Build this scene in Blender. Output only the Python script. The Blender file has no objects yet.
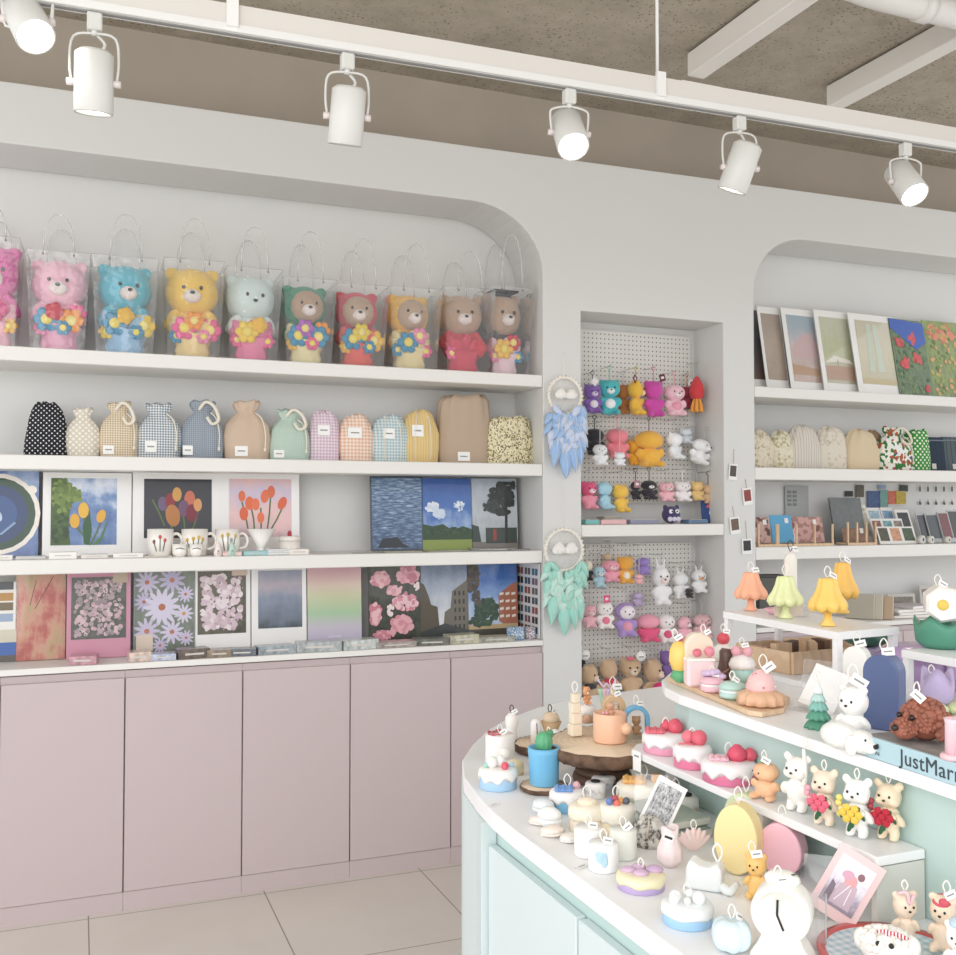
import bpy, math, random
from mathutils import Matrix, Vector, Euler
random.seed(7)
PI=math.pi
col=bpy.context.scene.collection
# ---------------------------------------------------------------- camera
FPX=990.0; YAW=math.radians(21.95); PIT=math.atan(29.5/990); CH=1.5
cd=bpy.data.cameras.new('camera'); cam=bpy.data.objects.new('camera',cd); col.objects.link(cam)
cam.location=(0,0,CH); cam.rotation_euler=(PI/2+PIT,0,-YAW)
cd.sensor_width=36; cd.lens=36*FPX/956; cd.clip_start=.05
bpy.context.scene.camera=cam
RM=Euler((PI/2+PIT,0,-YAW)).to_matrix()
FW=RM@Vector((0,0,-1)); RT=RM@Vector((1,0,0)); UP=RM@Vector((0,1,0)); CAM=Vector((0,0,CH))
def ray(u,v): return FW+RT*((u-478)/FPX)+UP*((477.5-v)/FPX)
def Pz(u,v,z):
    d=ray(u,v); return CAM+d*((z-CH)/d.z)
def Py(u,v,y):
    d=ray(u,v); return CAM+d*(y/d.y)
def ppm(P): return (Vector(P)-CAM).dot(FW)/FPX     # metres per pixel at P
D=3.945; BACK=D+.30; NB=D+.24
# ---------------------------------------------------------------- materials
def lin(h):
    if not isinstance(h,str): return h
    h=h.lstrip('#'); r=[int(h[i:i+2],16)/255 for i in (0,2,4)]
    return tuple((c/12.92 if c<=.04045 else ((c+.055)/1.055)**2.4) for c in r)+(1,)
_m={}
def newmat(name):
    m=bpy.data.materials.new(name); m.use_nodes=True; nt=m.node_tree
    return m,nt,nt.nodes['Principled BSDF']
def bump(nt,b,scale,strength,kind='NOISE',dist=.002):
    t=nt.nodes.new('ShaderNodeTexNoise'); t.inputs['Scale'].default_value=scale; t.inputs['Detail'].default_value=3
    c=nt.nodes.new('ShaderNodeTexCoord'); nt.links.new(c.outputs['Object'],t.inputs['Vector'])
    k=nt.nodes.new('ShaderNodeBump'); k.inputs['Strength'].default_value=strength; k.inputs['Distance'].default_value=dist
    nt.links.new(t.outputs['Fac'],k.inputs['Height']); nt.links.new(k.outputs['Normal'],b.inputs['Normal'])
    return t
def mat(h,rough=.6,bs=0,bst=.4,coat=0,sss=0,metal=0,emit=0,sheen=0,var=0,vs=8):
    key=(h,rough,bs,bst,coat,sss,metal,emit,sheen,var,vs)
    if key in _m: return _m[key]
    m,nt,b=newmat('surface_'+str(len(_m))); c=lin(h)
    b.inputs['Base Color'].default_value=c; b.inputs['Roughness'].default_value=rough; b.inputs['Metallic'].default_value=metal
    b.inputs['Coat Weight'].default_value=coat
    if sss: b.inputs['Subsurface Weight'].default_value=sss; b.inputs['Subsurface Radius'].default_value=(.01,.006,.004); b.inputs['Subsurface Scale'].default_value=.5
    if sheen: b.inputs['Sheen Weight'].default_value=sheen; b.inputs['Sheen Roughness'].default_value=.5
    if emit: b.inputs['Emission Color'].default_value=c; b.inputs['Emission Strength'].default_value=emit
    t=None
    if bs: t=bump(nt,b,bs,bst)
    if var:
        n=nt.nodes.new('ShaderNodeTexNoise'); n.inputs['Scale'].default_value=vs; n.inputs['Detail'].default_value=5
        tc=nt.nodes.new('ShaderNodeTexCoord'); nt.links.new(tc.outputs['Object'],n.inputs['Vector'])
        r=nt.nodes.new('ShaderNodeValToRGB'); r.color_ramp.elements[0].position=.3; r.color_ramp.elements[1].position=.7
        r.color_ramp.elements[0].color=tuple(x*(1-var) for x in c[:3])+(1,); r.color_ramp.elements[1].color=tuple(min(1,x*(1+var)) for x in c[:3])+(1,)
        nt.links.new(n.outputs['Fac'],r.inputs['Fac']); nt.links.new(r.outputs['Color'],b.inputs['Base Color'])
    _m[key]=m; return m
def soft(h,k):
    h=h.lstrip('#'); return '#'+''.join('%02x'%round(int(h[i:i+2],16)*(1-k)+238*k) for i in (0,2,4))
def plushm(h): return mat(soft(h,.08),.95,220,.9,sheen=.3)
def waxm(h): return mat(soft(h,.2),.42,sss=.25)
def clothm(h): return mat(h,.9,160,.5)
def paper(h): return mat(h,.55)
class N:   # tiny node-graph writer
    def __init__(s,name,rough=.8,coat=0,space='Object',bs=0):
        s.m,s.nt,s.b=newmat(name); s.b.inputs['Roughness'].default_value=rough; s.b.inputs['Coat Weight'].default_value=coat
        if bs: bump(s.nt,s.b,bs,.4)
        s.tc=s.nt.nodes.new('ShaderNodeTexCoord'); s.v=s.tc.outputs[space]
        x=s.nt.nodes.new('ShaderNodeSeparateXYZ'); s.nt.links.new(s.v,x.inputs[0]); s.x,s.y,s.z=x.outputs
    def put(s,a,i):
        if isinstance(a,(int,float)): i.default_value=a
        elif isinstance(a,(str,tuple)): i.default_value=lin(a)
        else: s.nt.links.new(a,i)
    def op(s,o,a,b=0.,c=0.):
        n=s.nt.nodes.new('ShaderNodeMath'); n.operation=o
        for k,q in enumerate((a,b,c)): s.put(q,n.inputs[k])
        return n.outputs[0]
    def noise(s,scale,detail=4,rough=.6):
        n=s.nt.nodes.new('ShaderNodeTexNoise'); n.inputs['Scale'].default_value=scale; n.inputs['Detail'].default_value=detail; n.inputs['Roughness'].default_value=rough
        s.nt.links.new(s.v,n.inputs['Vector']); return n.outputs['Fac']
    def vor(s,scale,rand=1.,out='Distance'):
        n=s.nt.nodes.new('ShaderNodeTexVoronoi'); n.inputs['Scale'].default_value=scale; n.inputs['Randomness'].default_value=rand
        s.nt.links.new(s.v,n.inputs['Vector']); return n.outputs[out]
    def ramp(s,f,stops,const=False):
        r=s.nt.nodes.new('ShaderNodeValToRGB'); e=r.color_ramp.elements
        if const: r.color_ramp.interpolation='CONSTANT'
        while len(e)<len(stops): e.new(.5)
        for k,(p,c) in enumerate(stops): e[k].position=p; e[k].color=lin(c)
        s.nt.links.new(f,r.inputs['Fac']); return r.outputs['Color']
    def mix(s,f,a,b):
        n=s.nt.nodes.new('ShaderNodeMix'); n.data_type='RGBA'
        s.put(f,n.inputs[0]); s.put(a,n.inputs[6]); s.put(b,n.inputs[7]); return n.outputs[2]
    def band(s,a,period,width):  # 1 inside the band
        return s.op('LESS_THAN',s.op('FRACT',s.op('MULTIPLY',a,1/period)),width)
    def done(s,c): s.put(c,s.b.inputs['Base Color']); return s.m
def gingham(a,b,p):
    n=N('gingham_cloth',.9,bs=300); w=n.op('ADD',n.op('MULTIPLY',n.band(n.x,p,.5),.5),n.op('MULTIPLY',n.band(n.z,p,.5),.5)); return n.done(n.mix(w,a,b))
def dots(a,b,p,r=.2):
    n=N('dotted_cloth',.9,bs=300)
    fx=n.op('ABSOLUTE',n.op('SUBTRACT',n.op('FRACT',n.op('MULTIPLY',n.op('ADD',n.x,n.z),1/p)),.5)); fz=n.op('ABSOLUTE',n.op('SUBTRACT',n.op('FRACT',n.op('MULTIPLY',n.op('SUBTRACT',n.x,n.z),1/p)),.5))
    d=n.op('ADD',n.op('MULTIPLY',fx,fx),n.op('MULTIPLY',fz,fz)); return n.done(n.mix(n.op('LESS_THAN',d,r*r),a,b))
def stripes(a,b,p,w=.3):
    n=N('striped_cloth',.9,bs=300); return n.done(n.mix(n.band(n.x,p,w),a,b))
def speckle(stops,scale,rand=1):
    n=N('printed_cloth',.9,bs=300); return n.done(n.ramp(n.vor(scale,rand,'Color'),stops,True))
def gradpic(stops,grad=.7,scale=3,coat=.6,detail=5,space='Generated'):
    n=N('printed_picture',.35,coat,space); f=n.op('ADD',n.op('MULTIPLY',n.z,grad),n.op('MULTIPLY',n.noise(scale,detail),1-grad)); return n.done(n.ramp(f,stops))
def flowerpic(pet,pet2,cen,leaf,scale,cover=.5,coat=.6):
    n=N('flower_picture',.35,coat,'Generated'); d=n.vor(scale)
    c=n.mix(n.noise(scale*.8,2),pet,pet2); c=n.mix(n.op('LESS_THAN',d,.13),c,cen)
    m=n.op('GREATER_THAN',n.op('ADD',d,n.op('MULTIPLY',n.noise(2.2,3),1.3)),.55+cover)
    lf=n.ramp(n.noise(scale*3,3),[(.35,leaf),(.65,'#8a9070' if leaf!='#2a2a2a' else '#55504c')]); return n.done(n.mix(m,c,lf))
WALL=mat('#dadad8',.7,40,.05); SHELF=mat('#e8e6e2',.5); WHITE=mat('#eeeeec',.5); STAND=mat('#f2f2f2',.35)
PINK=mat('#c6b7b8',.55); MINT=mat('#bdd3ce',.5); MINTDOOR=mat('#d3dfdf',.45); MINTDARK=mat('#9cc0b6',.5)
BLACK=mat('#151515',.4); TAG=paper('#f4f4f2'); TAPE=paper('#8f8f8a')
STRING=mat('#efece4',.8); DARKSTR=mat('#3a3532',.8)
def clear_mat(name,tint='#ffffff',gloss=.1,haze=.08,rough=.05,fm=.6):
    m=bpy.data.materials.new(name); m.use_nodes=True; nt=m.node_tree; nt.nodes.clear()
    o=nt.nodes.new('ShaderNodeOutputMaterial'); t=nt.nodes.new('ShaderNodeBsdfTransparent'); t.inputs[0].default_value=lin(tint)
    g=nt.nodes.new('ShaderNodeBsdfGlossy'); g.inputs['Roughness'].default_value=rough
    df=nt.nodes.new('ShaderNodeBsdfDiffuse'); df.inputs[0].default_value=(.9,.9,.9,1)
    lw=nt.nodes.new('ShaderNodeLayerWeight'); lw.inputs['Blend'].default_value=.25
    mx=nt.nodes.new('ShaderNodeMixShader'); nt.links.new(t.outputs[0],mx.inputs[1]); nt.links.new(df.outputs[0],mx.inputs[2]); mx.inputs[0].default_value=haze
    f=nt.nodes.new('ShaderNodeMath'); f.operation='MULTIPLY_ADD'; nt.links.new(lw.outputs['Fresnel'],f.inputs[0]); f.inputs[1].default_value=fm; f.inputs[2].default_value=gloss*.3
    m2=nt.nodes.new('ShaderNodeMixShader'); nt.links.new(f.outputs[0],m2.inputs[0]); nt.links.new(mx.outputs[0],m2.inputs[1]); nt.links.new(g.outputs[0],m2.inputs[2])
    if rough>.06 or name.startswith('crinkled'):
        tx=nt.nodes.new('ShaderNodeTexNoise'); tx.inputs['Scale'].default_value=14; b=nt.nodes.new('ShaderNodeBump'); b.inputs['Strength'].default_value=.6; b.inputs['Distance'].default_value=.02
        tc=nt.nodes.new('ShaderNodeTexCoord'); nt.links.new(tc.outputs['Object'],tx.inputs['Vector']); nt.links.new(tx.outputs['Fac'],b.inputs['Height'])
        nt.links.new(b.outputs[0],g.inputs['Normal']); nt.links.new(b.outputs[0],lw.inputs['Normal'])
    nt.links.new(m2.outputs[0],o.inputs[0]); return m
FILM=clear_mat('crinkled_clear_film',haze=.07); ACRYL=clear_mat('clear_acrylic',gloss=.1,haze=.03,fm=.3); SMOKE=clear_mat('smoky_acrylic','#9fb0b2',.2,.08)
TUBE=clear_mat('clear_tube','#f4f4f4',.3,.4)
def woodm(a,b,scale=6,ring=False):
    n=N('wood_grain',.6)
    if ring:
        r=n.op('SQRT',n.op('ADD',n.op('MULTIPLY',n.x,n.x),n.op('MULTIPLY',n.y,n.y))); f=n.op('FRACT',n.op('ADD',n.op('MULTIPLY',r,70),n.op('MULTIPLY',n.noise(9),2.)))
    else: f=n.op('FRACT',n.op('ADD',n.op('MULTIPLY',n.noise(scale,3),5.),n.op('MULTIPLY',n.x,30)))
    return n.done(n.ramp(f,[(0,a),(.7,b),(1,a)]))
OAK=woodm('#d3b391','#dfc3a4'); PALEWOOD=woodm('#d8bfa2','#e2ccb2',ring=True); BARK=mat('#6a5343',.95,60,1.,var=.5,vs=40); WALNUT=mat('#6b5142',.7,50,.5,var=.3,vs=30)
# ---------------------------------------------------------------- geometry
class B:
    def __init__(s): s.v=[];s.f=[];s.mi=[];s.sm=[];s.mats=[];s.T=Matrix()
    def mt(s,m):
        if m not in s.mats: s.mats.append(m)
        return s.mats.index(m)
    def add(s,vs,fs,m,smooth=False):
        o=len(s.v); s.v+=[tuple(s.T@Vector(p)) for p in vs]; k=s.mt(m)
        for f in fs: s.f.append(tuple(i+o for i in f)); s.mi.append(k); s.sm.append(smooth)
        return s
    def box(s,c,d,m,ch=0):
        x,y,z=[q/2 for q in d]; cx,cy,cz=c
        if ch<=0:
            vs=[(cx+i*x,cy+j*y,cz+k*z) for i in (-1,1) for j in (-1,1) for k in (-1,1)]
            return s.add(vs,[(0,1,3,2),(4,6,7,5),(0,4,5,1),(2,3,7,6),(0,2,6,4),(1,5,7,3)],m)
        ch=min(ch,x*.9,y*.9,z*.9)
        vs=[];ix={}
        for i in (-1,1):
            for j in (-1,1):
                for k in (-1,1):
                    for a in range(3):
                        q=[x,y,z]; q=[q[t]-(0 if t==a else ch) for t in range(3)]
                        ix[i,j,k,a]=len(vs); vs.append((cx+i*q[0],cy+j*q[1],cz+k*q[2]))
        fs=[]
        def quad(l,flip): fs.append(tuple(l) if not flip else tuple(reversed(l)))
        for i in (-1,1):
            quad([ix[i,-1,-1,0],ix[i,1,-1,0],ix[i,1,1,0],ix[i,-1,1,0]],i<0)
            quad([ix[-1,i,-1,1],ix[1,i,-1,1],ix[1,i,1,1],ix[-1,i,1,1]],i>0)
            quad([ix[-1,-1,i,2],ix[1,-1,i,2],ix[1,1,i,2],ix[-1,1,i,2]],i<0)
        for i in (-1,1):
            for j in (-1,1):
                quad([ix[i,j,-1,0],ix[i,j,-1,1],ix[i,j,1,1],ix[i,j,1,0]],i*j<0)
                quad([ix[i,-1,j,0],ix[i,-1,j,2],ix[i,1,j,2],ix[i,1,j,0]],i*j>0)
                quad([ix[-1,i,j,1],ix[-1,i,j,2],ix[1,i,j,2],ix[1,i,j,1]],i*j<0)
                for k in (-1,1): quad([ix[i,j,k,0],ix[i,j,k,1],ix[i,j,k,2]],i*j*k<0)
        return s.add(vs,fs,m)
    def ell(s,c,r,m,n=14,k=9,rot=None):
        if not hasattr(r,'__len__'): r=(r,r,r)
        R=Euler(rot).to_matrix() if rot else Matrix.Identity(3)
        vs=[];fs=[]
        for i in range(k+1):
            t=PI*i/k
            for j in range(n):
                a=2*PI*j/n; p=R@Vector((r[0]*math.sin(t)*math.cos(a),r[1]*math.sin(t)*math.sin(a),r[2]*math.cos(t)))
                vs.append((c[0]+p.x,c[1]+p.y,c[2]+p.z))
        for i in range(k):
            for j in range(n): fs.append((i*n+j,(i+1)*n+j,(i+1)*n+(j+1)%n,i*n+(j+1)%n))
        return s.add(vs,fs,m,True)
    def lathe(s,prof,m,n=28,c=(0,0,0),fn=None,sy=1,smooth=True,cap=True):
        # prof: (r,z); fn(a,i,r,z)->(r,z)
        vs=[];fs=[]
        for i,(r,z) in enumerate(prof):
            for j in range(n):
                a=2*PI*j/n; rr,zz=(fn(a,i,r,z) if fn else (r,z))
                vs.append((c[0]+rr*math.cos(a),c[1]+rr*math.sin(a)*sy,c[2]+zz))
        L=len(prof)
        for i in range(L-1):
            for j in range(n): fs.append((i*n+j,i*n+(j+1)%n,(i+1)*n+(j+1)%n,(i+1)*n+j))
        if prof[0][0]>1e-6 and cap and prof[0]!=prof[-1]: fs.append(tuple(reversed(range(n))))
        if prof[-1][0]>1e-6 and cap and prof[0]!=prof[-1]: fs.append(tuple((L-1)*n+j for j in range(n)))
        return s.add(vs,fs,m,smooth)
    def tube(s,pts,r,m,n=6,closed=False):
        pts=[Vector(p) for p in pts]; L=len(pts)
        if 3<=L<=12 and not closed:
            q=[]; rl=hasattr(r,'__len__'); r2=[]
            for i in range(L-1):
                a,b_,c,d=pts[max(i-1,0)],pts[i],pts[i+1],pts[min(i+2,L-1)]
                for k in range(4):
                    t=k/4; r2.append(r[i]*(1-t)+r[i+1]*t if rl else 0); q.append(.5*((2*b_)+(c-a)*t+(2*a-5*b_+4*c-d)*t*t+(3*b_-a-3*c+d)*t**3))
            pts=q+[pts[-1]]; L=len(pts); r=r2+[r[-1]] if rl else r
        vs=[];fs=[]; up=Vector((0,0,1)); pn=None
        for i,p in enumerate(pts):
            if closed: t=pts[(i+1)%L]-pts[i-1]
            else: t=pts[min(i+1,L-1)]-pts[max(i-1,0)]
            t=t.normalized() if t.length>1e-9 else Vector((0,0,1))
            if pn is None: pn=t.orthogonal().normalized()
            pn=(pn-t*pn.dot(t)); pn=pn.normalized() if pn.length>1e-6 else t.orthogonal().normalized()
            bn=t.cross(pn); rr=r[i] if hasattr(r,'__len__') else r
            for j in range(n):
                a=2*PI*j/n; vs.append(p+(pn*math.cos(a)+bn*math.sin(a))*rr)
        for i in range(L if closed else L-1):
            for j in range(n): fs.append((i*n+j,i*n+(j+1)%n,((i+1)%L)*n+(j+1)%n,((i+1)%L)*n+j))
        if not closed: fs.append(tuple(reversed(range(n)))); fs.append(tuple((L-1)*n+j for j in range(n)))
        return s.add(vs,fs,m,True)
    def prism(s,pts,y0,y1,m,plane='xz'):   # polygon extruded along the third axis
        n=len(pts); q=(lambda a,b,c:(a,c,b)) if plane=='xz' else (lambda a,b,c:(a,b,c))
        vs=[q(a,b,y0) for a,b in pts]+[q(a,b,y1) for a,b in pts]
        fs=[tuple(range(n)),tuple(range(2*n-1,n-1,-1))]+[(i,i+n,(i+1)%n+n,(i+1)%n) for i in range(n)]
        area=sum(pts[i][0]*pts[(i+1)%n][1]-pts[(i+1)%n][0]*pts[i][1] for i in range(n))
        if (area>0)!=(plane=='xz')  : fs=[tuple(reversed(f)) for f in fs]
        return s.add(vs,fs,m)
    def card(s,w,h,t,m,c=(0,0,0)): return s.box((c[0],c[1],c[2]+h/2),(w,t,h),m)
    def out(s,name,parent=None,remesh=0,bevel=0,**kw):
        me=bpy.data.meshes.new(name); me.from_pydata(s.v,[],s.f)
        for m in s.mats: me.materials.append(m)
        me.polygons.foreach_set('material_index',s.mi); me.polygons.foreach_set('use_smooth',s.sm); me.update()
        o=bpy.data.objects.new(name,me); col.objects.link(o)
        if parent: o.parent=parent
        if remesh:
            k=o.modifiers.new('fuse','REMESH'); k.mode='VOXEL'; k.voxel_size=remesh; k.use_smooth_shade=True
            k=o.modifiers.new('smooth','SMOOTH'); k.factor=.5; k.iterations=3
        if bevel:
            k=o.modifiers.new('bevel','BEVEL'); k.width=bevel; k.segments=2; k.limit_method='ANGLE'
        for a,b in kw.items(): o[a]=b
        return o
def T(name,label,cat,loc=(0,0,0),rz=0,group=None,rx=0):
    o=bpy.data.objects.new(name,None); o.empty_display_size=.02; col.objects.link(o)
    o.location=loc; o.rotation_euler=(rx,0,rz); o['label']=label; o['category']=cat
    if group: o['group']=group
    return o
def struct(b,name,**k): return b.out(name,kind='structure',**k)
def bx(name,par,c,d,m,ch=0,**k): b=B(); b.box(c,d,m,ch); return b.out(name,par,**k)
def el(name,par,c,r,m,n=12,k=8,rot=None): b=B(); b.ell(c,r,m,n,k,rot); return b.out(name,par)
def face(P,extra=0): return math.atan2(-P[0],P[1])+extra
def rr2(pts): return pts
def C(u0,u1,vt,vb,z,flat=1.):     # a thing standing on the plane z, from its outline: centre, width, height
    uc=(u0+u1)/2; P=Pz(uc,vb,z); s=ppm(P); w=(u1-u0)*s
    d=Vector((P.x,P.y,0)); L=d.length; d/=L; c=P+d*(w/2)
    ph=math.atan2(CH-z,L); h=((vb-vt)*s-flat*w*math.sin(ph))/math.cos(ph)
    return c,w,max(h,.01)
def S(u0,u1,vt,y,z):              # a thing on a wall shelf
    a=Py(u0,vt,y); b=Py(u1,vt,y); m=Py((u0+u1)/2,vt,y); return Vector(((a.x+b.x)/2,y,z)),b.x-a.x,m.z-z
def loop(par,x,y,z,h,r=.0012,m=None,tag=True,name='wick'):
    b=B(); m=m or STRING
    b.tube([(x,y,z),(x-h*.25,y,z+h*.6),(x,y,z+h),(x+h*.25,y-.002,z+h*.6),(x+.001,y-.002,z+.002)],r,m,5); b.out(name,par)
    if tag:
        b=B(); b.T=Matrix.Translation((x+h*.35,y-.008,z+h*.25))@Euler((-.5,random.uniform(-.7,.7),.3)).to_matrix().to_4x4()
        b.box((0,0,0),(h*.75,.0012,h*.5),TAG); b.box((0,-.001,0),(h*.5,.0006,h*.09),TAPE); b.out('tag',par)
# ---------------------------------------------------------------- figures
def figure(root,H,m,W=1.,ears='round',pose='sit',muz='#f0e6dc',hood=None,faceup=True,vox=None,belly=None,mk=plushm,eyes=True,arms=True,eyec='#1a1a1a',nose='#2a2020',headm=None,turn=0,big=1.,legs=True):
    vox=vox or H/34
    M=mk(m) if isinstance(m,str) else m
    b=B(); fl=pose in('stand','hang')
    hz=.70 if not fl else .74; hr=(.25 if not fl else .21)*big
    bz,bh=(.27,.27) if not fl else (.36,.24)
    b.ell((0,0,bz*H),(.21*H*W,.19*H*W,bh*H),M)
    if pose=='sit' and legs:
        for s in (-1,1): b.ell((s*.16*H*W,-.15*H*W,.09*H),(.09*H*W,.15*H*W,.085*H),M)
    elif legs:
        for s in (-1,1): b.ell((s*.11*H*W,-.02*H,.12*H),(.09*H*W,.10*H*W,.12*H),M); b.ell((s*.11*H*W,-.05*H,.05*H),(.085*H*W,.11*H*W,.05*H),M)
    if arms:
        for s in (-1,1): b.ell((s*.22*H*W,-.07*H,.38*H),(.075*H*W,.08*H,.15*H),M,rot=(.5,-s*.5,0))
    b.out('body',root,remesh=vox)
    h=B(); HM=(mk(headm) if headm else M)
    h.T=Matrix.Translation((0,0,hz*H))@Matrix.Rotation(turn,4,'Z')@Matrix.Translation((0,0,-hz*H))
    h.ell((0,0,hz*H),(hr*1.08*H*W,hr*.95*H*W,hr*H),HM)
    for s in (-1,1):
        h.ell((s*.12*H*W,-.06*H*W,(hz-.07)*H),(.11*H*W,.13*H*W,.1*H),HM)
        if ears=='round': h.ell((s*.20*H*W*big,0,(hz+.19*big)*H),(.08*H,.05*H,.08*H),HM)
        elif ears=='long': h.ell((s*.10*H*W,.02*H,(hz+.33)*H),(.055*H,.04*H,.19*H),HM,rot=(0,s*.15,0))
        elif ears=='flop': h.ell((s*.25*H*W,0,(hz-.04)*H),(.05*H,.08*H,.17*H),HM,rot=(0,s*.2,0))
        elif ears=='cat': h.lathe([(.08*H,0),(.05*H,.06*H),(0,.12*H)],HM,8,(s*.15*H*W,0,(hz+.14)*H))
    ho=h.out('head',root,remesh=vox)
    if faceup:
        Tn=h.T
        def q(n,c,r,mm):
            b=B(); b.T=Tn; b.ell(c,r,mm,10,7); b.out(n,ho)
        fy=-hr*.95*H*W
        if hood:
            q('face',(0,fy*.45,(hz-.01)*H),(hr*.86*H*W,hr*.66*H*W,hr*.78*H),mk(hood))
            fy*=1.08
        if muz: q('muzzle',(0,fy*.92,(hz-.075)*H),(.1*H*W,.09*H*W,.08*H),mk(muz)); ny=fy*.92-.088*H*W
        else: ny=fy*1.05
        if nose: q('nose',(0,ny,(hz-.05)*H),(.028*H,.018*H,.02*H),mat(nose,.3))
        if eyes:
            for s in (-1,1): q('eye',(s*.095*H*W,fy*.95,(hz+.02)*H),(.021*H,.018*H,.024*H),mat(eyec,.2))
    if belly: el('belly_patch',root,(0,-.13*H*W,.3*H),(.13*H*W,.09*H*W,.14*H),mk(belly))
    return root
def flower(par,x,y,z,r,pm,cm='#f2d24e',n=6,name='flower',rx=0):
    b=B(); P=mat(pm,.9) if isinstance(pm,str) else pm
    for k in range(n):
        a=2*PI*k/n; b.ell((x+math.cos(a)*r*.62,y,z+math.sin(a)*r*.62),(r*.38,r*.2,r*.38),P,8,5)
    b.ell((x,y-r*.15,z),(r*.42,r*.22,r*.42),mat(cm,.9),10,6)
    return b.out(name,par)
def rose(par,x,y,z,r,pm,name='rose'):
    b=B(); P=mat(pm,.8)
    b.ell((x,y,z),(r*.7,r*.55,r*.7),P,9,6)
    for k in range(5):
        a=2*PI*k/5; b.ell((x+math.cos(a)*r*.45,y-r*.1,z+math.sin(a)*r*.45),(r*.5,r*.25,r*.5),P,8,5,rot=(0,-a,.4))
    return b.out(name,par)
# ---------------------------------------------------------------- prints
def scatter(cx,cz,rx,rz,n,s,cs,seed=1):   # a mass of leaves or blossoms in a picture
    r=random.Random(seed); o=[]
    for _ in range(n):
        a=r.uniform(0,6.28); t=r.random()**.5; o.append(('e',min(1-s*1.2,max(s*1.2,cx+math.cos(a)*t*rx)),min(1-s,max(s,cz+math.sin(a)*t*rz)),s*r.uniform(.6,1.2),s*r.uniform(.5,1.1),r.uniform(0,3),r.choice(cs)))
    return o
def field(n,s,cs,seed=1,x0=.02,x1=.98,z0=.02,z1=.98): 
    r=random.Random(seed); return [('e',r.uniform(x0+s,x1-s),r.uniform(z0+s*.8,z1-s*.8),s*r.uniform(.6,1.1),s*r.uniform(.5,1.),r.uniform(0,3),r.choice(cs)) for _ in range(n)]
def daisy(cx,cz,R,c,cc,n=11,a0=0):
    return [('e',cx+math.cos(a)*R*.55,cz+math.sin(a)*R*.42,R*.5,R*.14,a,c) for a in [a0+2*PI*k/n for k in range(n)]]+[('e',cx,cz,R*.2,R*.2,0,cc)]
def shapes(par,name,w,h,y,L):
    b=B(); k=0
    for q in L:
        yy=y-.0006-.000012*k; k+=1
        if q[0]=='e':
            _,cx,cz,rx,rz,rot,c=q; pts=[]
            for i in range(22):
                a=2*PI*i/22; X=math.cos(a)*rx; Z=math.sin(a)*rz
                pts.append(((cx-.5)*w+(X*math.cos(rot)-Z*math.sin(rot))*w,cz*h+(X*math.sin(rot)+Z*math.cos(rot))*w))
            c_=c
        elif q[0]=='p': pts=[((x-.5)*w,z*h) for x,z in q[1]]; c_=q[2]
        else:
            _,P,wd,c_=q; L2=[];R2=[]
            for i,(x,z) in enumerate(P):
                a=P[min(i+1,len(P)-1)]; c0=P[max(i-1,0)]; dx,dz=(a[0]-c0[0])*w,(a[1]-c0[1])*h; l=math.hypot(dx,dz) or 1
                nx,nz=-dz/l*wd*w/2,dx/l*wd*w/2; L2.append(((x-.5)*w+nx,z*h+nz)); R2.append(((x-.5)*w-nx,z*h-nz))
            pts=L2+R2[::-1]
        b.prism(pts,yy,yy+.0005,mat(c_,.4,coat=.3) if isinstance(c_,str) else c_)
    return b.out(name,par)
def printc(name,label,cat,u0,u1,vt,y,z,pic,bord=(0,0,0,0),frame='#efeeec',motif=None,lean=.07,group=None,t=.004,h=None,rz=0):
    P,w,hh=S(u0,u1,vt,y,z); h=h or hh/math.cos(lean); o=T(name,label,cat,(P.x,P.y,z+.002),rz,group,rx=-lean)
    l,r,bo,to=bord
    if any(bord):
        bx('mount',o,(0,0,h/2),(w,t,h),mat(frame,.4,coat=.5)); pw,ph=w*(1-l-r),h*(1-bo-to)
        pc=bx('picture',o,(w*(l-r)/2,-t/2-.0006,h*bo+ph/2),(pw,.0015,ph),pic); yy=-t/2-.0015
    else: pc=bx('picture',o,(0,0,h/2),(w,t,h),pic); pw,ph=w,h; yy=-t/2
    if motif:
        sb=shapes(pc,'motif',pw,ph,0,motif); sb.location=(w*(l-r)/2,yy,h*bo)
    return o
def tulip(x,z,s,c,rot=0): return [('e',x,z,s*.62,s,rot,c)]
def stem(x0,z0,x1,z1,c='#56703a',w=.025): return [('l',[(x0,z0),((x0+x1)/2+.01,(z0+z1)/2),(x1,z1)],w,c)]
# ================================================================ room shell
b=B(); n=N('floor_tiles',.35)
gx=n.op('ABSOLUTE',n.op('SUBTRACT',n.op('FRACT',n.op('MULTIPLY',n.op('ADD',n.x,-.049+6.38),1/.638)),.5)); gy=n.op('ABSOLUTE',n.op('SUBTRACT',n.op('FRACT',n.op('MULTIPLY',n.op('ADD',n.y,-3.258+6.6),1/.66)),.5))
g=n.op('GREATER_THAN',n.op('MAXIMUM',gx,gy),.4965)
tile=n.ramp(n.noise(1.2,4),[(.3,'#ccc5bd'),(.7,'#d8d2ca')])
FL=n.done(n.mix(g,tile,'#857b70'))
b.box((2.2,2.2,-.05),(7.6,5.6,.1),FL); struct(b,'floor')
n=N('concrete',.95,bs=30); cc=n.ramp(n.noise(7,7,.7),[(.3,'#a39b8d'),(.5,'#b3aa9b'),(.7,'#bfb6a8')]); CONC=n.done(n.mix(n.op('LESS_THAN',n.vor(45),n.op('MULTIPLY',n.noise(5,2),.42)),cc,'#8d8577')); n.nt.nodes['Noise Texture'].inputs['Scale'].default_value=60
nb=[x for x in CONC.node_tree.nodes if x.type=='BUMP'][0]; nb.inputs['Distance'].default_value=.006; nb.inputs['Strength'].default_value=.6
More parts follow.
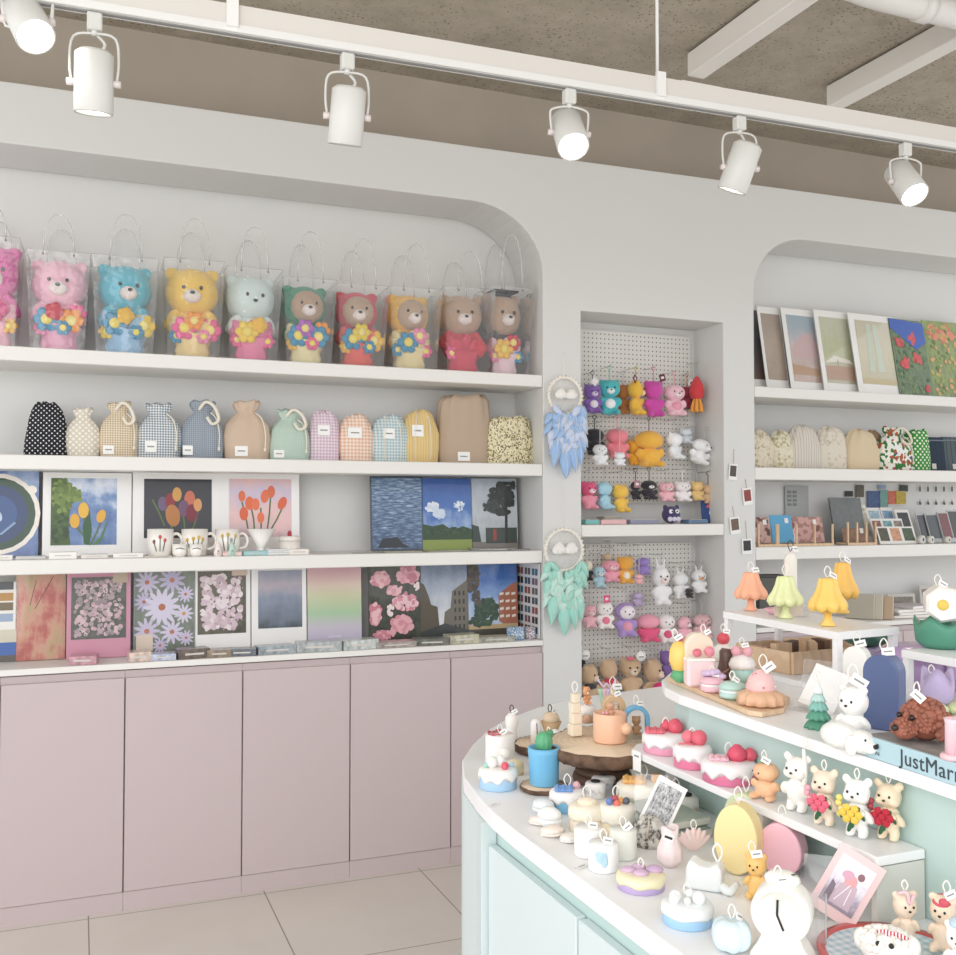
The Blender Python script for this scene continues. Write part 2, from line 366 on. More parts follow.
b=B(); b.box((2.2,2.0,3.52),(7.6,5.2,.1),CONC); struct(b,'ceiling')
TAUPE=mat('#b3a99c',.85,12,.2,var=.05,vs=3)
b=B(); b.box((2.2,4.33,3.25),(7.6,.12,.5),TAUPE); struct(b,'wall_upper')
# built out furniture wall, one outline with two round-cornered bays and a niche
pts=[(-1.6,3.04),(-1.6,2.822)]
pts+=[(1.90-.34,2.825)]+[(1.90-.34+.34*math.sin(a),2.825-.29+.29*math.cos(a)) for a in [PI/2*k/10 for k in range(1,11)]]
pts+=[(1.90,0),(2.09,0),(2.09,2.385),(2.858,2.385),(2.858,0),(3.038,0)]
pts+=[(3.038+.31-.31*math.cos(a),2.835-.29+.29*math.sin(a)) for a in [PI/2*k/10 for k in range(0,11)]]
pts+=[(6,2.85),(6,3.1),(4.37,3.09),(1.6,3.062)]
b=B(); b.prism(pts,D,D+.295,WALL); struct(b,'wall_back',bevel=.004)
b=B(); b.box((2.2,BACK+.03,1.51),(7.6,.06,3.02),WALL); b.box((2.474,(NB+BACK)/2,1.48),(.768,.05,1.85),WALL); struct(b,'wall_recess')
b=B(); b.box((2.474,D+.115,.30),(.766,.23,.60),WALL); b.out('wall_niche_base',kind='structure')
def shelf(x0,x1,z,th,lab,dep=.30):
    o=B(); o.box(((x0+x1)/2,D+dep/2,z-th/2),(x1-x0,dep-.002,th),SHELF,.003); q=o.out('wall_shelf'); q['label']=lab; q['category']='shelf'; q['group']='white shelves built into the wall'
Z1,Z2,Z3,ZT=2.084,1.690,1.308,.915; ZN=1.42
shelf(-1.6,1.898,Z1,.053,'thick white shelf carrying the clear gift bags of plush bears')
shelf(-1.6,1.898,Z2,.053,'thick white shelf carrying the row of thirteen drawstring pouches')
shelf(-1.6,1.898,Z3,.054,'thick white shelf carrying tulip pictures and mugs')
shelf(2.092,2.856,ZN,.054,'short white shelf between the two pegboards',.24)
shelf(3.04,6,2.088,.052,'white shelf carrying framed pictures in the right bay')
shelf(3.04,6,1.693,.06,'white shelf carrying cream pouches in the right bay')
shelf(3.04,6,1.305,.062,'white shelf of wooden card racks and stationery in the right bay')
for x0,x1,lab in ((-1.6,1.898,'white worktop along the tops of the pink cabinets under the posters'),(3.04,6,'white worktop in the right bay behind the candle display')):
    b=B(); b.box(((x0+x1)/2,D+.145,ZT-.0115),(x1-x0,.29,.023),SHELF,.002); o=b.out('worktop'); o['label']=lab; o['category']='worktop'
place=['pink flat-door cabinet cut off by the left edge of the photo','pink flat-door cabinet under the red abstract poster','pink flat-door cabinet under the daisy poster','pink flat-door cabinet under the rainbow gradient poster','pink flat-door cabinet under the rose bush poster','pink flat-door cabinet next to the white pillar']
X=[-.68,-.254,.168,.601,1.031,1.467,1.898]
def cabinet(x0,x1,lab):
    o=T('cabinet',lab,'cabinet',((x0+x1)/2,D,0),group='pink base cabinets'); w=x1-x0
    bx('body',o,(0,.155,.476),(w-.001,.27,.82),PINK)
    bx('door',o,(0,.009,.465),(w-.005,.018,.79),PINK,.0015)
    bx('plinth',o,(0,.014,.034),(w-.001,.02,.068),PINK)
for k in range(6): cabinet(X[k],X[k+1],place[k])
for k in range(3): cabinet(3.04+.46*k,3.5+.46*k,['pink cabinet in the right bay beside the niche pillar','pink cabinet in the right bay behind the yellow lamp candles','pink cabinet in the right bay at the right edge of the photo'][k])
# ================================================================ ceiling things
def beam(x,y0,y1,z,lab):
    o=T('ceiling_beam',lab,'beam',(x,y0,z),group='white painted roof beams')
    BM=mat('#f0ede8',.6)
    bx('beam',o,(0,(y1-y0)/2,0),(.085,y1-y0,.10),BM,.004); bx('end_plate',o,(.03,(y1-y0)+.004,-.08),(.2,.012,.02),BM)
beam(2.46,1.2,3.58,3.41,'white beam under the concrete ceiling, the one nearer the middle')
beam(3.25,1.2,3.62,3.41,'white beam under the concrete ceiling at the right edge')
b=B(); PM=mat('#e4e2de',.4)
p0=Pz(905,2,3.33); q0,q1=Pz(868,-8,3.33),Pz(990,24,3.33); b.tube([q0+(q0-q1)*.4+Vector((0,0,.03)),q0,(q0+q1)/2,q1,q1+(q1-q0)],.05,PM,16); b.tube([q0*.6+q1*.4,q0*.52+q1*.48],.057,PM,16); o=b.out('ceiling_pipe'); o['label']='white pipe elbow under the ceiling in the top right corner'; o['category']='pipe'
# track rail
ty=lambda x: 2.615-.0315*(x+.09)
trk=T('lighting_track','long white lighting track hung under the ceiling','lighting track',(1.2,ty(1.2),2.73),-.0315)
bx('rail',trk,(0,0,.012),(5.6,.036,.02),mat('#e9e9e7',.4)); bx('groove',trk,(0,0,.0005),(5.58,.012,.003),mat('#8d8d8c',.5)); bx('support_beam',trk,(0,.012,.05),(5.6,.05,.052),mat('#dedad4',.5))
for u in (232,654):
    P=Py(u,90,ty(1)); bx('bracket',trk,(P.x-1.2,-.02,.05),(.03,.012,.075),WHITE); b=B(); b.tube([(P.x-1.2,0,.07),(P.x-1.2,0,.75)],.005,WHITE); b.out('hanger_rod',trk)
def spot(u,v,dirv,lab,lit):
    P=Py(u,v,ty(0)-.02); P.y=ty(P.x); d=Vector(dirv).normalized()
    o=T('track_spotlight',lab,'spotlight',(P.x,P.y,2.728),group='white track spotlights')
    M=mat('#dadad6',.4); bx('adapter',o,(0,0,-.022),(.036,.03,.044),M,.004)
    c=Vector((0,0,P.z-2.728)); q=d.to_track_quat('Z','Y').to_matrix().to_4x4()
    b=B(); b.T=Matrix.Translation(c)@q; b.lathe([(.034,-.078),(.046,-.068),(.047,.07),(.044,.074),(.041,.066),(.038,.054),(0,.054)],M,28); hd=b.out('lamp_head',o)
    b=B(); b.T=Matrix.Translation(c)@q; b.lathe([(.0,.058),(.040,.062),(.040,.0655),(0,.066)],mat('#fff6e8',.3,emit=30 if lit else 12),24); b.out('lens',hd,label='glowing round lens')
    sd=Vector((math.cos(.2),-math.sin(.2),0)); b=B(); top=-.05
    b.tube([c+sd*.053,c+sd*.058+Vector((0,0,.05)),Vector((sd.x*.05,sd.y*.05,top-.01)),Vector((0,0,top)),Vector((-sd.x*.05,-sd.y*.05,top-.01)),c-sd*.058+Vector((0,0,.05)),c-sd*.053],.0035,M,6); b.tube([(0,0,-.04),(0,0,top-.005)],.008,M,8); b.out('yoke',o)
    for s in (-1,1):
        b=B(); b.tube([c+sd*s*.046,c+sd*s*.064],.009,mat('#e2d8d6',.4),10); b.out('knob',o)
    b=B(); b.tube([(.004,.004,top),(.025,.01,top-.02),(.01,.012,top-.045),c-d*.072],.004,M,6); b.out('cable',o)
    L=bpy.data.lights.new('spot_lamp','SPOT'); L.energy=7; L.color=(1,.95,.88); L.spot_size=1.2; L.spot_blend=.8; L.shadow_soft_size=.03
    lo=bpy.data.objects.new('spot_lamp',L); col.objects.link(lo); lo.parent=o; lo.location=c+d*.09; lo.rotation_euler=d.to_track_quat('-Z','Y').to_euler()
spot(27,16,(.3,-.6,-.8),'white track spotlight at the top left corner, lit lens showing',1)
spot(94,80,(0,.22,-1),'white track spotlight aimed at the shelves, second from the left end',0)
spot(347,117,(0,.34,-1),'white track spotlight aimed down above the red hooded bear',0)
spot(566,136,(-.14,-.66,-.85),'white track spotlight with glowing lens above the pillar between bays',1)
spot(732,172,(-.2,.38,-1),'white track spotlight tilted to the wall beside the ceiling rod',0)
spot(892,188,(-.08,-.66,-.85),'white track spotlight with glowing lens above the framed pictures',1)
# ================================================================ shelf 1: plush bears in clear gift bags
BG='clear gift bags with plush bears'
def giftbag(u0,u1,vt,hv,bear,word,fl,wrapc,y=D+.15,ears='round',hood=None,muz='#f3e8e2',headm=None,cap=None,belly=None):
    P,w,h=S(u0,u1,vt,y,Z1); w*=.94
    o=T('gift_bag','clear gift bag with loop handles around the '+word,'gift bag',P,-.03,BG)
    z1=h; b=B(); wb,db,dt=w*.42,.085,.112
    ring=lambda x,yy,z:[(-x,-yy,z),(x,-yy,z),(x,yy,z),(-x,yy,z)]
    vs=ring(wb,db,.002)+ring(w*.5,dt,z1); b.add(vs,[(0,1,5,4),(1,2,6,5),(2,3,7,6),(3,0,4,7),(3,2,1,0)],FILM); b.out('bag_film',o)
    b=B(); b.tube(ring(w*.5,dt,z1),.0013,TUBE,4,closed=True); b.out('bag_rim',o)
    hh=(Py((u0+u1)/2,hv,y).z-Z1)-h
    for s in (-1,1):
        b=B(); hw=w*.24; b.tube([(-hw*math.cos(PI*k/12) if 0<k<12 else (-hw if k==0 else hw),s*dt*.95,h-.012+ (hh+.012)*math.sin(PI*k/12)**.75) for k in range(13)],.0028,TUBE,6); b.out('handle',o)
        for t in (-1,1): el('rivet',o,(t*hw,s*(dt+.001),h-.014),.004,mat('#9a8f86',.3,metal=1),8,5)
    # plush
    bb=T('plush_bear',word+' inside a clear gift bag','plush bear',(P.x,P.y+.03,Z1+.03),random.uniform(-.1,.25),'plush bears in gift bags')
    H=h*1.0-.03
    figure(bb,H,bear,W=min(.98,w*.93/(.615*H)),big=1.14,legs=False,ears=ears,hood=hood,muz=muz,headm=headm,belly=belly,arms=True)
    if cap:
        q=B(); q.box((0,0,H*1.0),(H*.34,H*.34,.008),mat('#26262a',.8)); q.lathe([(H*.13,H*.9),(H*.13,H*1.0)],mat('#26262a',.8),16); q.out('cap',bb)
    # bouquet with wrap
    q=T('felt_bouquet','ruffled felt flower bouquet wrapped round the '+word,'bouquet',(P.x,P.y,Z1+.004),0,'felt bouquets')
    W_=mat(wrapc,.9,30,.6); r0=w*.31
    b=B(); b.lathe([(r0*.85,0),(r0*.98,.03),(r0*.86,.055),(r0*1.05,.085),(r0*1.22,.10),(r0*1.1,.098),(r0*.7,.07)],W_,36,fn=lambda a,i,r,z:(r*(1+.05*math.sin(9*a+i)),z+.004*math.sin(7*a+i*2)),sy=.78); b.out('wrap',q)
    for k in range(7):
        a=-1.4+2.8*k/6; b=B(); b.ell((math.sin(a)*r0*1.08,-math.cos(a)*r0*.62,.115+.02*(k%2)),(.028,.012,.04),W_,8,6,rot=(.3,math.sin(a)*.5,a)); b.out('wrap_frill',q)
    n_=len(fl)
    for k,c in enumerate(fl):
        a=-1.1+2.2*k/max(1,n_-1); x=math.sin(a)*r0*1.0; yy=-math.cos(a)*r0*.72-.014; z=.118+.03*((k*7)%3-1)
        rad=.031+.009*((k*5)%3)
        if c.startswith('r'): rose(q,x,yy,z,rad*.95,c[1:])
        else: flower(q,x,yy,z,rad,c,'#f3df6a' if k%2 else '#f6e48a')
giftbag(-32,24,243,214,'#d8489c','magenta plush bear',['#e88ab4','#e8609a','rd84c88','#f0c04a'],'#efb6c6')
giftbag(26,93,258,222,'#f2b8cc','pale pink plush bear',['#e88ab4','#2f8fb8','rd02840','#2f8fb8','#f09a3c','#e8609a'],'#eaa6c4',belly='#fbf4f4')
giftbag(90,160,263,222,'#4cb8ce','turquoise plush bear',['#e6c43c','#2f8fb8','rf0be30','#2f8fb8','#e6c43c'],'#9cc6e6',belly='#fbf4f4')
giftbag(161,224,266,226,'#f2c648','yellow plush bear',['#2f8fb8','#e8609a','#f09a3c','#e88ab4','#e8609a'],'#f0d89a',belly='#fbf4f4')
giftbag(222,280,274,234,'#dfe9e6','white plush bear with mint tinted head',['#e8609a','#f0d04c','rf0be30','#e8609a'],'#e986ac',belly='#ffffff',headm='#d4e6e4',muz=None)
giftbag(278,333,284,238,'#2c8a68','brown-faced plush bear in a green hood',['#f0c04a','#2f8fb8','#b060c0','#e8609a','#2f8fb8','#f09a3c'],'#f0e6b4',ears='round',hood='#b39478')
giftbag(331,384,290,245,'#d03048','brown-faced plush bear in a red hood',['#f0c04a','#2f8fb8','#e8cf3c','#2f8fb8','#f0c04a'],'#e8645c',hood='#b8997e')
giftbag(382,436,293,250,'#f0b93c','brown-faced plush bear in a yellow hood',['#2f8fb8','#2f8fb8','#e88ab4','#e8609a'],'#ecdca8',hood='#b8997e')
giftbag(436,488,293,257,'#cf2436','tan plush bear in a red pullover',['#e8609a','rd02840'],'#d4405c',headm='#b8977c')
giftbag(481,525,292,240,'#3a3236','tan graduate plush bear in dark gown',['#e88ab4','#f0c04a','#d03048','#2f8fb8'],'#efd2da',headm='#b8977c',cap=True)
# ================================================================ shelf 2: pouches
def pouch(u0,u1,vt,m,lab,label=None,handle=None,kind='draw',y=D+.13,z=Z2,dark=None,tilt=0,g='drawstring pouches on the middle shelf',str_=None):
    P,w,h=S(u0,u1,vt,y,z); P.z+=.001; o=T('drawstring_pouch',lab,'pouch',P,tilt,g)
    mm=m if not isinstance(m,str) else clothm(m)
    ry=min(.045,w*.3); rnd=random.Random(hash(lab)%999 if False else len(lab)*7+int(u0)); ph=rnd.uniform(0,6)
    if kind=='draw': prof=[(.46,0),(.5,.02),(.52,.2),(.51,.4),(.46,.58),(.36,.71),(.22,.80),(.20,.83),(.26,.88),(.30,.96),(.27,1.0),(.18,.97),(.10,.88)]
    elif kind=='round': prof=[(.45,0),(.5,.03),(.51,.3),(.5,.55),(.46,.75),(.36,.9),(.24,.97),(.14,1.0),(.06,.98)]
    else: prof=[(.49,0),(.52,.02),(.51,.25),(.47,.5),(.43,.7),(.36,.84),(.28,.93),(.20,1.0),(.12,.96)] if 'black' in lab else [(.47,0),(.5,.02),(.5,.3),(.48,.6),(.46,.8),(.44,.9),(.36,.985),(.25,.97)]
    def fn(a,i,r,zz):
        t=prof[i][1]; f=.02+.11*max(0,(t-.45))*(1 if t<.9 else 1.3)
        k=1+f*math.sin(11*a+ph)+.03*math.sin(3*a+ph+5*t)+.022*math.sin(5*a-ph+9*t)*(t>.1)
        c=math.cos(a); s_=math.sin(a); sq=1/max(.001,(abs(c)**3+abs(s_)**3)**(1/3)) if t<.6 else 1
        return r*w*k*min(sq,1.12),zz*h+(.018*h*math.sin(5*a+ph) if t>.85 else 0)+.03*h*math.cos(a+ph)*max(0,t-.3)
    b=B(); b.lathe([(r,zz) for r,zz in prof],mm,44,fn=fn,sy=ry/(w*.5)); b.out('bag_body',o)
    if label:
        lx,lz,lw,lh=label; b=B(); b.T=Matrix.Translation(((lx-.5)*w,-ry*1.07,lz*h))@Euler((-.06,0,.0)).to_matrix().to_4x4(); b.box((0,0,0),(lw*w,.002,lh*h),TAG); b.box((0,-.0012,0),(lw*w*.6,.001,lh*h*.12),TAPE); b.out('label_patch',o)
    S_=mat(str_ or '#e6dfd0',.85)
    if kind=='draw' and handle!='none':
        b=B(); x=.25*w; b.tube([(x*.7,-ry*.6,.8*h),(x*1.2,-ry*.9,.7*h),(x*1.5,-ry*1.15,.45*h),(x*1.45,-ry*1.3,.2*h)],.0028,S_,6); b.ell((x*1.45,-ry*1.3,.17*h),(.006,.006,.009),S_,8,5); b.out('cord',o)
    if handle=='loop':
        b=B(); pts=[(-.1*w,-ry*.5,.85*h),(.05*w,-ry*.9,.98*h),(.25*w,-ry,.9*h),(.36*w,-ry*1.1,.68*h),(.2*w,-ry*1.1,.6*h),(.08*w,-ry*.9,.72*h)]
        b.tube(pts,.007,S_,6); b.out('handle',o)
    if handle=='line':
        for s in (-.12,.12):
            b=B(); b.tube([(s*w,-ry*.5,.97*h),(s*w*1.6,-ry*1.03,.75*h),(s*w*1.9,-ry*1.08,.4*h),(s*w*1.8,-ry*1.08,.05*h)],.0022,S_,6); b.out('cord',o)
    return o
pouch(26,68,403,dots('#20222a','#e8e8e8',.019,.2),'black pouch with small white dots, standing first in the row',kind='square')
pouch(66,100,409,dots('#d5cdbd','#f3efe6',.022,.3),'beige pouch with white dots behind the black dotted one',kind='draw',handle='none')
pouch(100,139,403,gingham('#e9dfcb','#b89f7c',.009),'small beige and brown checked pouch with a wide loop handle',label=(.22,.13,.28,.16),handle='loop')
pouch(137,181,404,gingham('#e8eaea','#6f7f8e',.010),'fine grey checked pouch with hanging white cord',label=(.3,.2,.26,.2),dark=1)
pouch(182,223,402,gingham('#aab2ba','#7b8796',.008),'blue grey chambray pouch with white loop cord',label=(.12,.14,.24,.16),handle='loop')
pouch(224,269,402,'#cdb7a3','plain sandy pouch with ruffled brown neck',label=(.35,.14,.28,.17))
pouch(269,309,410,gingham('#c2d4c8','#b0c6b9',.007),'pale green pouch with a dark green ruffled neck',label=(.2,.12,.26,.15),handle='loop')
pouch(309,339,411,gingham('#ecdfe6','#c9adc0',.013),'lilac gingham pouch fading to grey at its foot',label=(.42,.6,.4,.2),kind='round')
pouch(339,372,415,gingham('#f3e6da','#e0b094',.015),'orange gingham pouch with a white label near its top',label=(.4,.6,.42,.22),kind='round')
pouch(371,408,416,gingham('#dde8e8','#9fb7be',.013),'pale blue gingham pouch with cord across its front',label=(.4,.6,.3,.22),kind='round',handle='line')
pouch(402,437,411,stripes('#e2c890','#d6b878',.012),'mustard yellow pouch with white cord lines',label=(.35,.6,.32,.22),kind='round',handle='line')
pouch(437,491,395,'#bba793','large plain taupe pouch with soft slanting top',label=(.42,.1,.22,.13),kind='square',y=D+.15)
pouch(486,532,417,speckle([(0,'#e9e0c0'),(.45,'#d8cba0'),(.62,'#7c7250'),(.8,'#ece6cc'),(.93,'#a5884e')],170),'cream pouch printed with tiny dark blossoms beside the pillar',kind='square')
# ================================================================ shelf 3: pictures and mugs
def sea_mat():
    n=N('sea_picture',.35,.6,'Generated'); c=n.nt.nodes.new('ShaderNodeCombineXYZ'); n.put(n.op('MULTIPLY',n.x,6),c.inputs[0]); n.put(n.op('MULTIPLY',n.z,42),c.inputs[2]); n.v=c.outputs[0]
    f=n.op('ADD',n.op('MULTIPLY',n.noise(1,3),.85),n.op('MULTIPLY',n.z,.1)); return n.done(n.ramp(f,[(.3,'#2c4060'),(.45,'#4a668a'),(.56,'#7a94b0'),(.7,'#c4d0dc')]))
G3='square art prints on the tulip shelf'
SKY=gradpic([(.35,'#4a6aa0'),(.5,'#6f8cba'),(.6,'#b9c6dc'),(.75,'#e4e6ee')],.2,3)
printc('art_print','blue cloud print with a round ornate dial, cut off at left','picture',-60,39,471,D+.2,Z3,gradpic([(.3,'#2b4c8c'),(.5,'#4f70a8'),(.65,'#93a6c8'),(.8,'#c9cfe0')],.15,3),motif=[('e',.58,.5,.44,.46,0,'#e9e2d8'),('e',.93,.78,.05,.05,0,'#ece6da'),('e',.58,.08,.09,.05,0,'#ece6da'),('e',.58,.5,.39,.41,0,'#23452f'),('e',.58,.5,.31,.33,0,'#1d3a66'),('e',.58,.5,.2,.21,0,'#2c5086'),('e',.58,.48,.04,.07,.4,'#b8c8dc'),('l',[(.4,.3),(.62,.27),(.76,.4)],.025,'#7e9ac0')],group=G3)
printc('art_print','print of three yellow tulips against trees and cloudy sky','picture',43,132,473,D+.2,Z3,SKY,(.09,.17,.13,.07),motif=[('p',[(0,0),(0,1),(.16,1),(.3,.85),(.42,.8),(.42,.7),(.3,.6),(.26,.3),(.3,0)],'#46602e')]+scatter(.17,.72,.15,.26,110,.045,['#5e7436','#6f863e','#4a6230','#7f9448'],2)+scatter(.36,.74,.09,.1,30,.04,['#6a7f3a','#7f9448'],4)+scatter(.14,.25,.12,.22,70,.04,['#3a5628','#4a6636','#2c4422'],3)+stem(.6,0,.36,.3)+stem(.55,0,.5,.42)+stem(.6,0,.76,.35)+[('p',[(.5,.02),(.48,.3),(.58,.52),(.62,.2),(.58,.0)],'#2f5a34'),('p',[(.63,0),(.75,.12),(.88,.42),(.78,.08),(.7,0)],'#4f7a40')]+tulip(.36,.36,.12,'#e0aa38')+tulip(.49,.52,.13,'#e6b440')+tulip(.76,.43,.11,'#e0aa38',-.3),group=G3)
printc('art_print','print of mixed tulips on a black ground behind the mugs','picture',133,219,473,D+.2,Z3,mat('#23232c',.35,coat=.6),(.13,.08,.2,.08),frame='#f1efed',motif=stem(.3,.2,.12,.65)+stem(.42,.1,.3,.5)+stem(.6,.1,.55,.5)+stem(.7,.1,.8,.5)+tulip(.27,.58,.11,'#6c5878')+tulip(.38,.63,.12,'#8c2c34')+tulip(.48,.74,.11,'#d09a50')+tulip(.67,.66,.13,'#c86e50')+tulip(.58,.5,.13,'#6e4c6c')+tulip(.7,.42,.14,'#7c2034')+tulip(.79,.56,.1,'#d49a60')+tulip(.42,.38,.17,'#b87a3e',.15),group=G3)
printc('art_print','print of orange tulips on a pink ground behind the dripper','picture',219,300,473,D+.2,Z3,gradpic([(.2,'#c8b0bc'),(.45,'#e8c0bc'),(.6,'#c8bcd0'),(.8,'#eabfb6')],.5,2),(.13,.1,.2,.08),motif=stem(.3,.1,.2,.6)+stem(.4,.1,.35,.5)+stem(.5,.1,.5,.5)+stem(.6,.1,.66,.7)+stem(.65,.1,.85,.5)+tulip(.2,.7,.09,'#dc6e44')+tulip(.32,.58,.11,'#e06a3c')+tulip(.42,.56,.1,'#e4764a')+tulip(.23,.4,.11,'#d8643c')+tulip(.57,.7,.11,'#e07048',-.2)+tulip(.67,.78,.1,'#d86a40')+tulip(.85,.58,.11,'#d8643c',-.4)+tulip(.5,.33,.09,'#e4764a'),group=G3)
printc('photo_print','framed photo of rippling deep blue sea','picture',371,424,477,D+.2,Z3,sea_mat(),(.03,.03,.02,.02),frame='#40464e',motif=[('p',[(.1,.02),(.2,.15),(.5,.17),(.6,.08),(.75,.02)],'#2a3038')],group='photo prints beside the pillar')
printc('photo_print','photo of a park lawn under deep blue sky','picture',423,473,479,D+.2,Z3,gradpic([(.1,'#dfe6ee'),(.35,'#9fb8d8'),(.5,'#3c6cb4'),(.8,'#24529c')],.5,3),motif=[('p',[(0,0),(1,0),(1,.16),(0,.16)],'#8a9a4a'),('p',[(0,.14),(1,.14),(1,.28),(.8,.33),(.6,.27),(.4,.36),(.2,.33),(0,.36)],'#2e4a2c'),]+scatter(.2,.6,.13,.05,26,.045,['#dfe6ee','#cdd9e8'],8)+scatter(.32,.5,.14,.05,26,.045,['#cfdcea','#b8cae2'],9)+scatter(.74,.62,.1,.07,22,.03,['#e6ecf2','#c6d4e8'],10)+scatter(.5,.26,.46,.04,60,.04,['#2e4a2c','#3a5634','#26402a'],11),group='photo prints beside the pillar')
printc('photo_print','photo of a big dark tree against grey sky','picture',472,518,479,D+.2,Z3,gradpic([(.2,'#8e969a'),(.5,'#b9c0c6'),(.8,'#98a4b0')],.4,4),motif=[('p',[(0,0),(1,0),(1,.1),(0,.1)],'#7c766e'),('p',[(0,.1),(0,.35),(.15,.32),(.2,.1)],'#34413a'),('p',[(.3,.08),(.3,.3),(.98,.3),(.98,.08)],'#36423c'),('l',[(.74,.08),(.76,.6)],.06,'#24201e'),('p',[(.46,.12),(.46,.28),(.53,.28),(.53,.12)],'#9c3a30')]+scatter(.66,.7,.27,.22,170,.05,['#272d2b','#2f3834','#1f2422'],5)+scatter(.45,.6,.2,.08,40,.04,['#2c3331','#38423e'],6)+scatter(.78,.9,.18,.08,50,.045,['#272d2b','#313a36'],7),group='photo prints beside the pillar')
def mug(u0,u1,vt,lab,deco,y=D+.09):
    P,w,h=S(u0,u1,vt,y,Z3); r=w*.5; o=T('mug',lab,'mug',P,-.1,'flower mugs')
    M=mat('#f3efe8',.25,coat=.3); b=B(); b.lathe([(r*.8,0),(r*.9,.004),(r,h*.5),(r*.98,h),(r*.92,h),(r*.9,h*.5),(r*.8,.01),(0,.01)],M,28); b.out('cup',o)
    b=B(); b.tube([(r*.9,0,h*.8),(r*1.3,0,h*.82),(r*1.6,0,h*.6),(r*1.45,0,h*.32),(r*.92,0,h*.25)],.006,M,8); b.out('handle',o)
    b=B()
    for k,(dx,dz,c) in enumerate(deco):
        a=dx*.9; X=math.sin(a)*r*1.0; Y=-math.cos(a)*r*1.0
        b.tube([(X*.6,-math.sqrt(max(r*r-X*X*.36,0))-.001,h*.2),(X,Y-.001,h*(dz-.05))],.0016,mat('#3c5648',.6),5); b.ell((X,Y-.001,h*dz),(r*.12,.002,r*.17),mat(c,.6),8,5)
    b.out('painted_flowers',o)
mug(147,174,529,'white mug with red tulips and dark leaves painted on it',[(-.5,.55,'#8a5a5a'),(0,.72,'#c65a50'),(.4,.6,'#c65a50')])
mug(181,208,529,'white mug with small yellow blossoms in front of the black print',[(-.6,.6,'#caa648'),(-.1,.65,'#caa648'),(.35,.7,'#d8b85c'),(.7,.62,'#caa648')])
mug(215,240,529,'white mug painted with a yellow meadow bunch',[(-.5,.75,'#c8aa50'),(0,.8,'#c8aa50'),(.3,.6,'#98a0a8'),(.7,.75,'#c8aa50')])
def cup(u0,u1,vt,lab,y):
    P,w,h=S(u0,u1,vt,y,Z3); r=w/2; o=T('small_cup',lab,'cup',P,0,'tiny handleless cups')
    b=B(); b.lathe([(r*.75,0),(r*.95,h*.3),(r,h),(r*.9,h),(r*.85,h*.3),(0,.005)],mat('#f5f1ea',.25,coat=.3),22); b.out('cup_wall',o)
    b=B(); b.tube([(-r*.6,-r*.82,h*.62),(0,-r*1.0,h*.7),(r*.6,-r*.82,h*.6)],.0015,mat('#2f4a54',.5),5); b.out('painted_sprig',o)
cup(172,187,544,'tiny white cup with a dark painted line, the one beside the red tulip mug',D+.045); cup(189,203,544,'tiny white cup with a dark painted line, the one below the yellow blossom mug',D+.045)
P,w,h=S(247,275,529,D+.08,Z3); o=T('coffee_dripper','white fluted cone shaped coffee dripper','dripper',P)
b=B(); b.lathe([(.022,0),(.030,.004),(.030,.008),(.016,.012),(.014,.03),(w*.5,h),(w*.47,h),(.01,.03),(0,.03)],mat('#f3f0ea',.3),40,fn=lambda a,i,r,z:(r*(1+.03*math.cos(20*a)) if 3<i<7 else r,z)); b.out('cone',o)
P,w,h=S(279,300,536,D+.10,Z3); o=T('lidded_jar','round white lidded jar with a red knob','jar',P)
b=B(); b.lathe([(w*.48,0),(w*.5,.005),(w*.5,h*.72),(0,h*.72)],mat('#efe9e2',.5),26); b.out('jar_body',o)
b=B(); b.lathe([(w*.52,h*.72),(w*.53,h*.9),(w*.48,h),(0,h)],mat('#efe9e2',.5),26); lo=b.out('lid',o); b=B(); b.ell((0,0,h*1.1),(.009,.009,.015),mat('#b03440',.4)); b.out('knob',lo)
def box_item(name,lab,cat,u0,u1,vt,y,z,m,dep=.05,g=None,ch=.002,rz=0):
    P,w,h=S(u0,u1,vt,y,z); o=T(name,lab,cat,(P.x,P.y,z+.0005),rz,g); b=B(); b.box((0,0,h/2),(w,dep,h),m,ch); b.out('packet',o); b=B(); b.box((0,-dep/2-.0006,h*.5),(w*.6,.001,h*.2),mat('#cfcac4',.6)); b.out('printed_line',o); return o
G4='small flat packets along the shelf edge'
for (u0,u1,vt,c,lab) in [(-8,13,555,'#e9e6e0','white packet at the left end of the tulip shelf edge'),(16,46,556,'#c9c9c8','clear grey packet under the round dial print'),(49,77,552,'#f0eeea','white packet under the yellow tulip print, the left one'),(81,108,554,'#dedad4','pale packet with dark corner under the yellow tulip print'),(113,143,553,'#efede8','white packet in front of the gap between two tulip prints'),(144,172,556,'#dcd6cc','flat pale card pack under the red tulip mug'),(222,241,552,'#eccfcb','small pink packet by the toy cones'),(243,267,551,'#9cc8cc','small mint packet in front of the dripper'),(267,288,549,'#dfe2e2','fine checked white packet in front of the lidded jar'),(288,308,549,'#e9e4dc','fine lined cream packet at the right of the lidded jar')]:
    box_item('packet',lab,'packet',u0,u1,vt,D+.035,Z3,paper(c) if 'check' not in lab else gingham('#f0f0f0','#b4bcc0',.008),.045,G4)
for u,c,lab in ((218,'#f0e4e0','tiny cream cone shaped house on the mug shelf'),(232,'#bcd6cc','tiny mint cone shaped house on the mug shelf')):
    P,w,h=S(u-4,u+4,541,D+.02,Z3); o=T('cone_ornament',lab,'ornament',P); b=B(); b.lathe([(w*.5,0),(w*.5,h*.3),(w*.3,h*.7),(0,h)],mat(c,.6),12); b.out('cone',o); b=B(); b.box((0,-w*.42,h*.25),(w*.25,.004,h*.3),mat('#7c8a8c',.6)); b.out('doorway',o)
